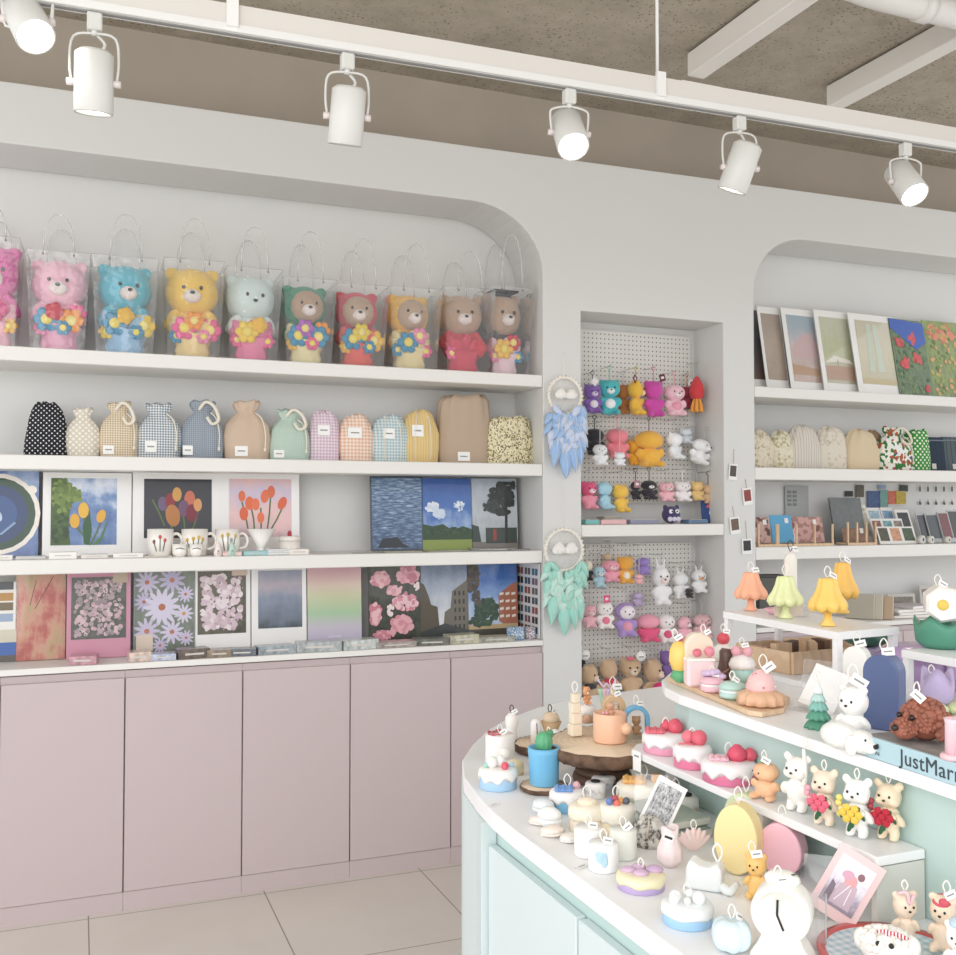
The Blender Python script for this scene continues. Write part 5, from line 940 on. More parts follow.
P,w,h=C(738,784,668,709,ZW,.6); o=T('waffle_candle','waffle shaped candle with a scoop of pink ice cream and sprinkles','candle',(P.x,P.y,ZW),face(P)); r=w/2
lathe_part('waffle',o,[(.7*r,0),(r,.06*h),(r*.95,.3*h),(.6*r,.42*h),(0,.42*h)],waxm('#dba67c'),48,fn=lambda a,i,r_,z:(r_*(1+.07*(1 if math.sin(11*a)>0 else -1)*(i<3)),z))
lathe_part('ice_cream',o,[(.55*r,.36*h),(.66*r,.48*h),(.5*r,.78*h),(.25*r,.95*h),(0,h)],waxm('#eab4b2'),28,fn=lambda a,i,r_,z:(r_*(1+.03*math.sin(6*a+i)),z))
b=B()
for k in range(26):
    a=random.uniform(0,6.28); t=random.uniform(.05,.9); b.ell((math.cos(a)*.66*r*(1-t*.55),math.sin(a)*.66*r*(1-t*.55),h*(.48+.45*t)),.0022,waxm(random.choice(['#f6f2ee','#d05060','#f6e8e0'])),6,4)
b.out('sprinkles',o); loop(o,.1*r,0,h*.96,.03)
# stands of thin white metal
def metalstand(z,corners,zt,lab,bar=.016):
    o=T('metal_stand',lab,'display stand',(0,0,z+.0005),0,'white metal display stands'); (a,b_,c,d)=corners; h=zt-z-.001
    q=B(); q.prism([(p[0],p[1]) for p in corners],h-bar,h,STAND,'xy'); q.out('top_plate',o,bevel=.001)
    cx=sum(p[0] for p in corners)/4; cy=sum(p[1] for p in corners)/4
    for p in corners:
        x=p[0]+(.009 if p[0]<cx else -.009); y=p[1]+(.009 if p[1]<cy else -.009); bx('leg',o,(x,y,(h-bar)/2),(.014,.014,h-bar),STAND)
    xs=(min(p[0] for p in corners)+.009,max(p[0] for p in corners)-.009)
    for x in xs: bx('foot_bar',o,(x,cy,.006),(.012,abs(corners[0][1]-corners[1][1])-.032,.012),STAND)
    return o
SA=1.25; a=Pz(723,611,SA); c=Pz(837,632,SA); e=Pz(887,625,SA); 
metalstand(ZU,[(c.x,c.y),(a.x,a.y),(a.x+e.x-c.x,a.y+.02),(e.x,c.y+.02)],SA,'white metal stand carrying the four lamp candles')
SB=1.215; a2=Pz(905,649,SB); c2=Pz(962,668,SB)
metalstand(ZU,[(a2.x-.01,c2.y-.06),(a2.x-.01,a2.y),(a2.x+.26,a2.y),(a2.x+.26,c2.y-.06)],SB,'white metal stand under the flower candle at the right edge')
def lamp(u0,u1,vt,vb,c,lab,z=SA+.0005,n=8,wt=True,foot=None):
    P,w,h=C(u0,u1,vt,vb,z,.15); r=w/2; o=T('lamp_candle',lab,'candle',(P.x,P.y,z),face(P,.35),'lamp shaped candles')
    M=waxm(c); lathe_part('foot',o,[(.36*r,0),(.37*r,.03*h),(.2*r,.12*h),(.17*r,.36*h),(0,.36*h)],M,24)
    b=B(); b.lathe([(.3*r,.33*h),(.84*r,.29*h),(.99*r,.40*h),(.93*r,.50*h),(.7*r,.64*h),(.54*r,.80*h),(.45*r,.96*h),(.40*r,.99*h),(0,h)],M,n*6,fn=lambda a,i,rr,zz:(rr*(1-.16*(1-abs(math.cos(a*n/2)))) if i>=1 else rr,zz+(.07*h*(1-abs(math.cos(a*n/2))) if i in(1,2) else 0))); b.out('shade',o)
    loop(o,0,0,h*.99,.026,tag=wt); return o
lamp(733,769,573,612,'#f3a67c','apricot orange lamp shaped candle, the far left one on the stand')
P,w,h=C(780,793,553,604,SA,0); P.x+=.03;P.y+=.02; o=T('pillar_candle','slim ivory pointed candle behind the pale green lamp candle','candle',(P.x,P.y,SA+.0005),0); lathe_part('wax_column',o,[(w*.5,0),(w*.5,h*.86),(w*.3,h*.95),(0,h)],waxm('#f1eadc'),8,smooth=False); loop(o,0,0,h,.03,m=DARKSTR)
lamp(766,805,577,620,'#dfe6a4','pale lime green lamp shaped candle',wt=False)
lamp(826,860,563,615,'#eeb23e','deeper yellow lamp candle standing behind the other yellow one'); lamp(807,849,579,628,'#f3c24c','front yellow lamp shaped candle with a dark tag')
P,w,h=C(771,796,608,618,SA,.7); o=T('saucer_candle','flat pink dish lying behind the green lamp candle','candle',(P.x+.02,P.y+.05,SA+.0005)); lathe_part('dish',o,[(.3*w,0),(.5*w,.012),(.45*w,.013),(0,.006)],waxm('#e8a0b4')); el('wax_drop',o,(0,0,.01),(.2*w,.2*w,.006),waxm('#f0b8c4'))
P,w,h=C(792,806,606,622,SA,.3); o=T('price_card_holder','small clear block on the lamp candle stand','card holder',(P.x+.03,P.y+.07,SA+.0005)); bx('clear_block',o,(0,0,.015),(.09,.03,.03),ACRYL,.002); bx('paper_insert',o,(0,0,.015),(.08,.002,.024),paper('#d8c8b8'))
# hexagonal egg flower on a green wavy base
P=Pz(944,650,SB); o=T('tulip_candle','green wavy edged candle base on the stand at the right edge','candle',(P.x+.03,P.y+.03,SB+.0005),face(P,.2)); s=ppm(P)
b=B(); b.lathe([(20*s,0),(26*s,6*s),(28*s,22*s),(27*s,28*s),(22*s,20*s),(0,16*s)],waxm('#2f7f62'),30,fn=lambda a,i,r,z:(r,z+(4*s*math.sin(5*a) if i in (2,3) else 0))); b.out('wavy_cup',o); el('inner_wax',o,(0,0,16*s),(20*s,20*s,4*s),waxm('#2c765c'))
o=T('egg_candle','white hexagonal candle with a yellow yolk dot lying on the green base','candle',(P.x+.03,P.y+.03,SB+26*s),face(P,.1)); b=B(); b.T=Matrix.Translation((0,0,19*s))@Matrix.Rotation(PI/2,4,'X'); b.lathe([(14*s,-30*s),(18*s,-28*s),(19*s,20*s),(16*s,24*s),(0,24*s)],waxm('#f4f1ec'),7,smooth=False); b.out('white_block',o); b=B(); b.T=Matrix.Translation((-2*s,0,19*s))@Matrix.Rotation(PI/2,4,'X'); b.lathe([(0,24*s),(5.5*s,24*s),(5*s,26*s),(0,26.4*s)],waxm('#edc23e'),16); b.out('yolk_dot',o); loop(o,-.01,-.02,36*s,.025)
P,w,h=C(866,906,631,650,ZU,.3); P=Pz(886,650,1.2); o=T('green_leaf_candle','dark green wavy candle lying behind the navy arch','candle',(P.x+.06,P.y+.12,ZU+.0005),.4); bx('base_block',o,(0,0,.035),(.08,.05,.07),waxm('#b9a2c4'),.004); 
b=B(); b.lathe([(.03,.072),(.055,.085),(.06,.10),(.04,.098),(0,.09)],waxm('#1f5c48'),28,fn=lambda a,i,r,z:(r*(1+.12*math.sin(4*a)),z+.006*math.sin(4*a)*(i>0))); b.out('wavy_leaf',o); loop(o,0,0,.095,.02,tag=False)
def arch(u0,u1,vt,vb,z,c,lab,ang,dep,full='arch',dot=None,cat='candle',g='thick arch shaped candles',tag=True):
    P,w,h=C(u0,u1,vt,vb,z,.2); o=T('arch_candle',lab,cat,(P.x,P.y,z+.0005),face(P,ang),g); ww=w*.85
    pts=archpts(ww,h) if full=='arch' else [(ww/2*math.cos(t)*(1),h/2+h/2*math.sin(t)) for t in [2*PI*k/30 for k in range(30)]]
    b=B(); b.prism(pts,-dep/2,dep/2,waxm(c)); b.out('wax_slab',o,bevel=.003); loop(o,0,0,h*.985,.028,tag=tag); return o,ww,h
arch(843,872,648,704,ZU,'#f1efe9','tall white arch candle behind the navy one',-.35,.03)
arch(864,906,657,733,ZU,'#2c3f72','tall glossy navy blue arch candle',-.35,.04)
# purple crinkled parcel behind the stand
P=Pz(930,706,ZU); o=T('lilac_parcel','crinkled lilac wrapping behind the tulip candle','wrapping',(P.x+.16,P.y+.16,ZU+.0005)); b=B(); b.lathe([(.10,0),(.12,.03),(.12,.07),(.09,.088),(0,.09)],mat('#c4a4d0',.3,18,1.,coat=.4),30,fn=lambda a,i,r,z:(r*(1+.06*math.sin(8*a+i*2)),z),sy=.6); b.out('crinkled_wrap',o); bx('fold',o,(0,-.076,.05),(.05,.01,.05),mat('#d4b8dc',.3),.004)
P,w,h=C(919,957,669,716,ZU,.3); o=T('tulip_candle','lavender tulip shaped candle with pale green leaves','candle',(P.x,P.y,ZU+.0005),face(P)); r=w/2
b=B()
for k in range(3): a=PI*.9+k*PI*.55; b.ell((math.cos(a)*r*.8,math.sin(a)*r*.8,.13*h),(.45*r,.7*r,.14*h),waxm('#cdd79c'),rot=(0,0,a))
b.out('leaves',o); lathe_part('blossom',o,[(.35*r,.1*h),(.75*r,.3*h),(.85*r,.6*h),(.8*r,.86*h),(.62*r,.8*h),(.5*r,.45*h),(0,.4*h)],waxm('#b3a0cc'),30,fn=lambda a,i,rr,z:(rr,z+(.14*h*math.sin(3*a) if 2<=i<=4 else 0))); loop(o,-.01,0,.8*h,.02)
# white bear family
o,w,h=wax(822,886,683,752,ZU,'#f3f2ee','big white seated bear candle before the navy arch',extra=-.35,W=.92,turn=-.2); loop(o,0,0,h*.95,.035)
P,w,h=C(822,868,716,752,ZU,.6); o=T('dog_candle','white lying dog candle with black nose in front of the big white bear','candle',(P.x+.0,P.y-.0,ZU+.0005),face(P,.7)); P2=Pz(845,752,ZU); o.location=(P2.x+.0,P2.y-.005,ZU+.0005); o.scale=(.82,)*3
b=B(); M=waxm('#f1f0ec'); b.ell((0,.02,.028),(.030,.045,.026),M); b.ell((.008,-.03,.026),(.024,.026,.022),M); b.ell((-.016,-.028,.02),(.009,.014,.02),M); b.ell((.03,-.028,.02),(.009,.014,.02),M); b.ell((.008,-.052,.020),(.014,.014,.012),M); b.out('body',o,remesh=.0028)
el('nose',o,(.008,-.066,.024),(.005,.004,.0045),BLACK); el('eye',o,(-.003,-.052,.034),(.002,.002,.0025),BLACK); el('eye',o,(.019,-.052,.034),(.002,.002,.0025),BLACK)
# green tree candle
P,w,h=C(805,832,684,731,ZU,.4); o=T('tree_candle','little green fir tree candle fading to white at its top','candle',(P.x,P.y,ZU+.0005),0); r=w/2
for k,(z0,z1,ra,c) in enumerate([(0,.3,1.,'#2c7a58'),(.2,.5,.85,'#3a8a6c'),(.4,.68,.68,'#6cb0a0'),(.58,.84,.5,'#a8cfc6'),(.75,1.,.34,'#e8efec')]):
    lathe_part('branch_tier',o,[(ra*r*.5,z0*h+.002),(ra*r,z0*h),(ra*r*.92,(z0+.06)*h),(ra*r*.3,z1*h),(0,z1*h)],waxm(c),40,fn=lambda a,i,rr,z:(rr*(1+.12*math.sin(10*a+k)*(i<3)),z-.01*h*math.sin(10*a+k)*(i==1)))
loop(o,0,0,h,.02,tag=False)
# clear card holder with white card
def cardholder(u0,u1,vt,vb,z,lab,card,photo=None,rz=0,tilt=.35,g='clear stands with cards',border=.1,cl='#f4f3f0'):
    P,w,h=C(u0,u1,vt,vb,z,0); o=T('card_holder',lab,'card holder',(P.x,P.y,z+.0005),face(P,rz),g); w*=.72
    q=T('display_card',card,'card',(P.x,P.y,z+.006),0,'cards in clear stands'); q.rotation_euler=Euler((-.25,0,face(P,rz))); 
    b=B(); b.T=Matrix.Translation((0,.006,0))@Matrix.Rotation(-.25,4,'X'); b.box((0,.004,h*.52),(w*1.1,.002,h*1.04),ACRYL); b.box((0,-.010,h*.1),(w*1.1,.002,h*.2),ACRYL); b.out('clear_panel',o); bx('clear_base',o,(0,.0,.002),(w*1.1,.05,.004),ACRYL)
    h2=h*.9; bx('card_sheet',q,(0,0,h2/2),(w,.0015,h2),paper(cl))
    if photo: bx('photo',q,(0,-.0014,h2*.52),(w*(1-2*border),.001,h2*(.86-border)),photo); 
    return o,q,w,h2
o,q,w,h=cardholder(788,842,668,717,ZU,'clear acrylic card stand behind the fir tree candle','blank white card in the clear stand behind the fir tree',rz=-.5); q.rotation_euler=Euler((-.5,.25,q.rotation_euler.z))
# poodle on the book
ZK=ZU+.032
bk=T('thick_book','thick pale blue book with black spine lettering at the right edge','book',(0,0,ZU+.0005))
p1=Pz(862,755,ZU); p2=Pz(956,787,ZU); dv=(p2-p1); dv.z=0; dv.normalize(); nr=Vector((-dv.y,dv.x,0)); nr=nr if nr.x>0 else -nr
L=.30; q4=[p1,p1+dv*L,p1+dv*L+nr*.21,p1+nr*.21]
b=B(); b.prism([(p.x,p.y) for p in q4],0,.0315,mat('#b2cfd8',.5),'xy'); b.out('cover',bk,bevel=.0015)
b=B(); i_=[p1+dv*.004+nr*.004,p1+dv*(L-.004)+nr*.004,p1+dv*(L-.004)+nr*.206,p1+dv*.004+nr*.206]; b.prism([(p.x,p.y) for p in i_],.0315,.0322,mat('#8f8c88',.5,var=.25,vs=40),'xy'); b.out('cover_picture',bk)
def text(body,size,loc,rot,m,par,name='lettering',align='LEFT'):
    c=bpy.data.curves.new(name,'FONT'); c.body=body; c.size=size; c.extrude=.0003; c.align_x=align; c.align_y='CENTER'; c.space_character=1.05; q=bpy.data.objects.new(name,c)
    me=bpy.data.meshes.new_from_object(q); me.name=name; bpy.data.objects.remove(q); t=bpy.data.objects.new(name,me); col.objects.link(t)
    me.materials.clear(); me.materials.append(m); t.parent=par; t.location=loc; t.rotation_euler=rot; return t
ang=math.atan2(dv.y,dv.x); fr=-nr*.0006
tl=p1+dv*.080+fr; text('JustMarried',.031,(tl.x,tl.y,.0155),(PI/2,0,ang),mat('#3a464c',.6),bk)
tl=p1+dv*.034+fr
b=B(); b.T=Matrix.Translation((tl.x,tl.y,.0155))@Matrix.Rotation(ang,4,'Z'); 
b.tube([(-.003,0,.003),(0,0,.0085),(.003,0,.0035),(-.001,0,.004),(.003,0,.008)],.0005,mat('#3a464c',.6),4); b.tube([(-.003,0,-.009),(-.003,0,-.004),(.003,0,-.008),(.003,0,-.003)],.0005,mat('#3a464c',.6),4); b.out('small_characters',bk)
P=Pz(913,746,ZK); s=ppm(P); o=T('dog_head_candle','reddish brown curly dog head candle resting on the blue book','candle',(P.x+.035,P.y+.025,ZK+.0005),face(P,-.75)); Mb=mat('#9a5f4c',.6,90,1.,var=.2,vs=60)
b=B(); b.ell((.004,.010,.030),(.034,.031,.030),Mb); b.ell((0,-.026,.018),(.018,.018,.015),Mb)
rnd=random.Random(3)
for k in range(230):
    a=rnd.uniform(0,6.28); t=rnd.uniform(.05,2.0); b.ell((.004+.034*math.sin(t)*math.cos(a),.010+.031*math.sin(t)*math.sin(a),.030+.030*math.cos(t)),rnd.uniform(.0032,.0052),Mb,7,5)
for k in range(70):
    a=rnd.uniform(0,6.28); t=rnd.uniform(.1,1.8); b.ell((.018*math.sin(t)*math.cos(a),-.026+.018*math.sin(t)*math.sin(a),.018+.015*math.cos(t)),.0034,Mb,7,5)
b.out('curly_head',o)
for sx in (-1,1):
    b=B()
    for k in range(26): b.ell((.004+sx*.035,.010+rnd.uniform(-.013,.013),.020+rnd.uniform(-.012,.02)),.0058,Mb,7,5)
    b.out('ear',o)
el('nose',o,(0,-.046,.022),(.006,.005,.005),mat('#2a2222',.3))
for sx in (-1,1): el('eye',o,(sx*.012,-.0245,.037),(.0045,.004,.0045),mat('#1c1818',.15))
loop(o,.0,.0,.060,.026)
P,w,h=C(941,966,719,762,ZK,.6); o=T('candle_holder','pink candle holder cut by the right edge of the photo','candle holder',(P.x,P.y,ZK+.0005)); r=w/2; lathe_part('base_dish',o,[(r,0),(r*1.02,.004),(r*.9,.007),(0,.007)],waxm('#eebcc4')); lathe_part('fluted_column',o,[(.62*r,.006),(.6*r,h*.9),(.7*r,h),(.5*r,h),(.4*r,h*.8)],waxm('#f0c4cc'),30,fn=lambda a,i,rr,z:(rr*(1+.04*math.sin(12*a)),z))
# wooden crates behind
def crate(x,y,w,d,h,lab,c,z=ZU):
    o=T('wooden_crate',lab,'crate',(x,y,z+.0005),.1,'wooden crates at the back of the display'); M=c
    for s_ in (-1,1): bx('side_board',o,(0,s_*d/2,h/2),(w,.008,h),M,.001); bx('side_board',o,(s_*w/2,0,h/2),(.008,d-.009,h),M,.001)
    bx('bottom_board',o,(0,0,.004),(w-.01,d-.01,.006),M); return o
P=Pz(842,682,ZU); crate(P.x+.12,P.y+.22,.34,.18,.05,'long pale wooden tray behind the white metal stand legs',OAK)
P=Pz(775,672,ZU); crate(P.x+.06,P.y+.10,.10,.08,.05,'pinkish wooden box between the stand legs',mat('#c9a184',.6,var=.1,vs=10))
for k in range(6):
    o=T('wood_offcut','small wooden piece lying in the pale tray','wood piece',(Pz(842,682,ZU).x+.0+.045*k,Pz(842,682,ZU).y+.20+.02*(k%2),ZU+.012),.5*k,'wooden pieces in the tray'); bx('block',o,(0,0,.025),(.05,.02,.045),WALNUT if k%2 else OAK,.002)
# ---------------------------------------------------------------- main counter goods
def woodslice(name,lab,cat,P,r,h,z,g=None,ell=1.,n=60,seed=1):
    o=T(name,lab,cat,(P.x,P.y,z+.0005),face(P),g); rnd=random.Random(seed); ph=[rnd.uniform(0,6) for _ in range(5)]
    f=lambda a:1+.03*math.sin(3*a+ph[0])+.02*math.sin(7*a+ph[1])+.015*math.sin(17*a+ph[2])
    lathe_part('bark',o,[(r*.9,0),(r*.97,h*.2),(r*1.0,h*.6),(r*.985,h*.985),(r*.95,h*.99)],BARK,90,fn=lambda a,i,rr,z_:(rr*(f(a)+.02*math.sin(31*a+i)),z_),sy=ell)
    lathe_part('sawn_face',o,[(r*.955,h*.9),(r*.955,h),(0,h)],PALEWOOD,90,fn=lambda a,i,rr,z_:(rr*f(a),z_),sy=ell); return o
# cake stand of wood
P=Pz(604,785,ZC); Pc=Vector((1.072,1.93,0)); 
o=T('wooden_pedestal','stacked round wooden foot under the bark edged cake stand','stand',(Pc.x,Pc.y,ZC+.0005))
for k,(r,h0,h1) in enumerate([(.066,0,.016),(.060,.0165,.030),(.050,.0305,.043),(.042,.0435,.056)]): lathe_part('turned_ring',o,[(r*.96,h0),(r,(h0+h1)/2),(r*.96,h1),(0,h1)],WALNUT,40)
zp=ZC+.0575; HS=.030; woodslice('wood_slice_stand','large bark edged wood slice held up by the round wooden foot','wood slice',Pc,.118,HS,zp,ell=1.3,seed=5)
ZT2=zp+HS+.002
# low bark slice at the left
P=Pz(556,762,ZC); woodslice('wood_slice','flat bark edged wood slice lying behind the cactus candle','wood slice',P+Vector((.03,.10,0)),.085,.022,ZC,seed=9); ZL=ZC+.0235; PL=P+Vector((.03,.10,0))
P=Pz(545,794,ZC); P=P+Vector((.012,.03,0)); woodslice('wood_coaster','small round wood coaster under the cactus candle','coaster',P,.052,.010,ZC,seed=3)
o=T('cactus_candle','blue pot candle with a round green cactus','candle',(P.x,P.y,ZC+.012),face(P)); w=.066; lathe_part('blue_pot',o,[(.029,0),(.031,.003),(.033,.062),(.034,.066),(.034,.078),(.029,.078),(.028,.070),(0,.070)],waxm('#58aede'),36)
lathe_part('cactus',o,[(.012,.068),(.0165,.078),(.018,.09),(.015,.102),(.008,.109),(0,.110)],waxm('#3c9c62'),40,fn=lambda a,i,rr,z:(rr*(1+.07*math.sin(10*a)),z)); el('round_offshoot',o,(.013,.008,.104),(.008,.008,.010),waxm('#2f7f52')); loop(o,.01,.01,.106,.012,tag=False)
def cyl(u0,u1,vt,vb,z,c,lab,name='pillar_candle',g=None,flat=1,top=.0,parts=None,wk=True,rz=0):
    P,w,h=C(u0,u1,vt,vb,z,flat); r=w/2; o=T(name,lab,'candle',(P.x,P.y,z+.0005),face(P,rz),g); lathe_part('wax_body',o,[(r*.96,0),(r,.003),(r,h-.003),(r*.95,h),(0,h-top)],waxm(c) if isinstance(c,str) else c,32)
    if wk: loop(o,0,0,h,.022)
    return o,r,h
o,r,h=cyl(485,515,731,768,ZC,'#f3efea','ivory cylinder candle with red squiggles at the far curve of the counter')
b=B()
for k in range(3): b.tube([(math.cos(a)*r*.8*(.5+.25*k),math.sin(a)*r*.8*(.5+.25*k),h+.002+.003*math.sin(4*a+k)) for a in [k+j*.35 for j in range(9)]],.0022,waxm('#b84850'),5)
b.out('red_squiggles',o); el('white_blob',o,(r*.3,-r*.8,h*.45),(r*.45,r*.4,r*.4),waxm('#f2efea'))
P,w,h=C(508,526,711,748,ZL,.0); o=T('figure_candle','slender white rounded figure candle on the low wood slice','candle',(P.x+.0,P.y,ZC+.0005),face(P)); P=Pz(520,752,ZC); o.location=(P.x,P.y+.05,ZC+.0005); lathe_part('wax_body',o,[(.016,0),(.014,.03),(.013,.045),(.017,.06),(.016,.075),(.008,.085),(0,.086)],waxm('#efebe5'),24); loop(o,0,0,.085,.02,m=DARKSTR)
def onL(dx,dy): return (PL.x+dx,PL.y+dy,ZL+.0006)
o=T('figure_candle','short white cylinder candle with dark line at the left of the low wood slice','candle',onL(-.035,.0)); lathe_part('wax_body',o,[(.013,0),(.0135,.045),(.009,.056),(0,.058)],waxm('#f0ede8'),20); b=B(); b.tube([(-.004,-.0137,.05),(-.003,-.0141,.02)],.001,DARKSTR,4); b.out('dark_line',o)
o=T('bouquet_candle','beige round bouquet candle wrapped in a cone of tan paper','candle',onL(.012,.012),.4); el('beige_ball',o,(0,0,.052),(.022,.022,.018),waxm('#d6bc98')); b=B(); b.lathe([(.008,0),(.012,.01),(.026,.045),(.024,.046),(.010,.012)],mat('#c9a880',.7),24); b.out('paper_cone',o); b=B(); b.T=Matrix.Rotation(.5,4,'Z'); b.prism([(.02,.05),(.075,.04),(.06,.015),(.02,.02)],-.002,.0,mat('#d8bd98',.7)); b.out('paper_flap',o); loop(o,-.005,0,.066,.022,m=DARKSTR)
o=T('figure_candle','plump white candle with small tag at the front of the low wood slice','candle',onL(.0,-.035)); lathe_part('wax_body',o,[(.012,0),(.018,.008),(.018,.022),(.011,.034),(0,.038)],waxm('#efece7'),20); b=B(); b.box((-.004,-.019,.02),(.010,.001,.02),mat('#8a8478',.5)); b.out('dark_label',o)
for k,(dx,dy) in enumerate([(.05,.015),(.062,-.004)]):
    o=T('candy_ring',['red and white candy at the left of the wood slice rim','red and white candy next to the white tower candle'][k],'candy',onL(dx,dy),0,'striped candies'); b=B(); b.lathe([(.004,0),(.009,.002),(.009,.006),(.004,.008),(.004,0)],waxm('#d0485c'),16); b.out('ring',o); b=B(); b.ell((0,0,.009),(.004,.004,.002),waxm('#f4eeee'),8,5); b.out('white_dot',o)
cake(478,518,763,793,ZC,'#9cc6e8','#f7f4ee','sky blue drip cake candle with a red cherry, nearest the rounded counter end',[('ball',.35,-.5,.2,'#d63c50'),('ball',-.3,-.1,.3,'#f4f1ec'),('ball',.1,.2,.3,'#f4f1ec'),('ball',-.6,-.2,.14,'#8cc8b8'),('ball',.7,0,.14,'#a8c8e0')],drip=8,bh=.5)
o,r,h=cyl(506,524,763,776,ZC,'#ecdcae','small cream dome candle half behind the sky blue cake',name='dome_candle',wk=False); el('dome_top',o,(0,0,h),(r,r,r*.6),waxm('#ecdcae'))
# things on the raised wood slice
def onS(u,v): return Pz(u,v,ZT2)
P=onS(578,737); o=T('tower_candle','pale wooden looking tower candle of stacked blocks with a white loop','candle',(P.x,P.y+.015,ZT2+.0005),face(P,.4)); z0=0
for k,(w,h) in enumerate([(.026,.026),(.024,.024),(.022,.022),(.018,.020)]): bx('block',o,(.0015*(k%2),0,z0+h/2),(w,w,h),waxm('#ecdcc2'),.002); z0+=h+.0003
loop(o,0,0,z0,.026,.0018,tag=False)
P=onS(610,745); s=ppm(P); r=17*s; P+=Vector((P.x,P.y,0)).normalized()*r; o=T('mug_candle','peach orange mug shaped candle with a round knob handle','candle',(P.x,P.y,ZT2+.0005),face(P)); h=.062
lathe_part('mug_body',o,[(r*.97,0),(r,.003),(r,h-.002),(r*.96,h),(r*.85,h-.002),(r*.8,h-.008),(0,h-.01)],waxm('#e9b18a'),36); el('knob_handle',o,(r*.95,-r*.6,h*.52),(.013,.013,.013),waxm('#eeb98f'),16,10)
q=T('animal_candle','tiny tan bear sitting in the peach mug candle','figurine',(P.x+.002,P.y,ZT2+h-.011),face(P)); figure(q,.034,waxm('#c98f6c'),W=1.,mk=waxm,vox=.0014,muz=None,ears='round')
for k,x in enumerate((-.012,-.005)): el('pink_bead',o,(x-.002,-r*.45,h+.001),(.004,)*3,waxm('#e0949c'))
P=onS(595,726); o=T('cup_candle','small peach cup candle with white icing behind the tower candle','candle',(P.x+.0,P.y+.04,ZT2+.0005),face(P)); lathe_part('cup',o,[(.016,0),(.019,.035),(0,.036)],waxm('#e7b28c')); lathe_part('icing',o,[(.0195,.02),(.021,.03),(.02,.038),(0,.042)],waxm('#f4eee8'),30,fn=lambda a,i,r_,z:(r_,z-(.005*math.sin(5*a) if i==0 else 0)))
q=T('animal_candle','orange squirrel figure standing on the iced peach cup','figurine',(P.x,P.y+.04,ZT2+.0425),face(P,.5)); figure(q,.045,waxm('#dc8c54'),W=.8,mk=waxm,vox=.0016,muz='#f0d8b8',ears='cat')
P=onS(616,722); o=T('bunch_candle','pastel striped bunch of twisted candles with lilac ribbons','candle',(P.x,P.y+.045,ZT2+.0005),face(P))
for k,c in enumerate(('#a8d4b4','#f0b8c0','#c9b4dc','#f0e0a8')): b=B(); b.tube([(0.004*(k-1.5),0,0),(.006*(k-1.5),0,.04),(.010*(k-1.5),-.002,.07)],[.005,.006,.007],waxm(c),8); b.out('twist',o)
b=B(); b.tube([(-.02,0,.09),(-.005,-.004,.075),(.0,-.006,.085),(.012,-.004,.072),(.022,0,.095)],.0025,mat('#d8bcd8',.6),5); b.out('ribbon',o); loop(o,.015,0,.07,.03)
def rainbow(o,name,R,r,t,m,h0): b=B(); b.prism([(R,0)]+[(R*math.cos(a),h0+R*math.sin(a)) for a in [PI*k/16 for k in range(17)]]+[(-R,0),(-r,0)]+[(r*math.cos(a),h0+r*math.sin(a)) for a in [PI-PI*k/16 for k in range(17)]]+[(r,0)],-t/2,t/2,m); return b.out(name,o,bevel=.002)
P=onS(640,736); o=T('arch_candle','bright blue open arch candle on the wood slice','candle',(P.x-.004,P.y+.01,ZT2+.0005),face(P,.2)); rainbow(o,'blue_arch',.030,.021,.02,waxm('#5ba8d8'),.036); loop(o,0,0,.066,.022)
q=T('animal_candle','small brown bear figure under the blue arch','figurine',(P.x-.002,P.y+.012,ZT2+.0006),face(P,.2)); figure(q,.044,waxm('#b98556'),W=.85,mk=waxm,vox=.0016,muz=None)
o=T('arch_candle','tan wood coloured arch candle behind the blue arch','candle',(P.x-.03,P.y+.065,ZT2+.0005),face(P,.2)); rainbow(o,'tan_arch',.027,.012,.02,waxm('#d2ab7a'),.055); el('bead',o,(0,-.003,.05),(.012,.01,.012),waxm('#e6d2b4')); loop(o,0,0,.08,.022)
# cakes on the main top
cake(549,586,786,815,ZC,'#6ab4de','#f4f2ee','blue drip cake candle with a blue waffle lattice',[('cross',-.2,-.2,.6,'#5a90d8'),('ball',.5,.2,.22,'#d8a0a8')],drip=8,bh=.5)
cake(585,606,780,800,ZC,'#f1eeea','#f5f2ee','small white candle with a black disc, the nearer of two',[('oreo',0,-.1,.45,'')],wk=False,g='white candles with black discs'); cake(591,616,772,790,ZC,'#dfe8f0','#f5f2ee','small white candle with a black disc standing further back',[('oreo',0,-.1,.45,'')],wk=False,g='white candles with black discs')
cake(568,606,800,836,ZC,'#efe2c8','#f3e8d0','cream fluted tart candle with a round ribbed top',[('paw',0,0,.5,'#f0e0c4'),('paw',0,0,.3,'#ecdab8')],drip=16,amp=.04,bh=.5)
cake(598,636,800,838,ZC,'#efe0bc','#f4eedc','cream cake candle topped with berries red, blue and orange',[('ball',-.4,-.3,.2,'#4868b0'),('berry',0,-.35,.3,'#dc5a44'),('berry',.25,.1,.3,'#e09040'),('ball',.5,-.1,.2,'#3c4454'),('ball',-.1,.2,.2,'#b83848')],drip=12,amp=.05)
cake(616,672,776,812,ZC,'#f0d668','#f7efdc','yellow drip cake candle with an orange waffle topping',[('cross',-.35,-.1,.5,'#eeae58'),('cube',.45,.0,.36,'#e0a050'),('oreo',.2,.45,.2,'')],drip=9)
cake(653,699,790,822,ZC,'#e2a848','#f6f1e6','amber based drip cake candle with orange cubes and a black disc',[('cube',-.3,.2,.38,'#e09a48'),('oreo',.45,-.05,.26,''),('heart',-.3,-.4,.24,'#e8b068')],drip=10)
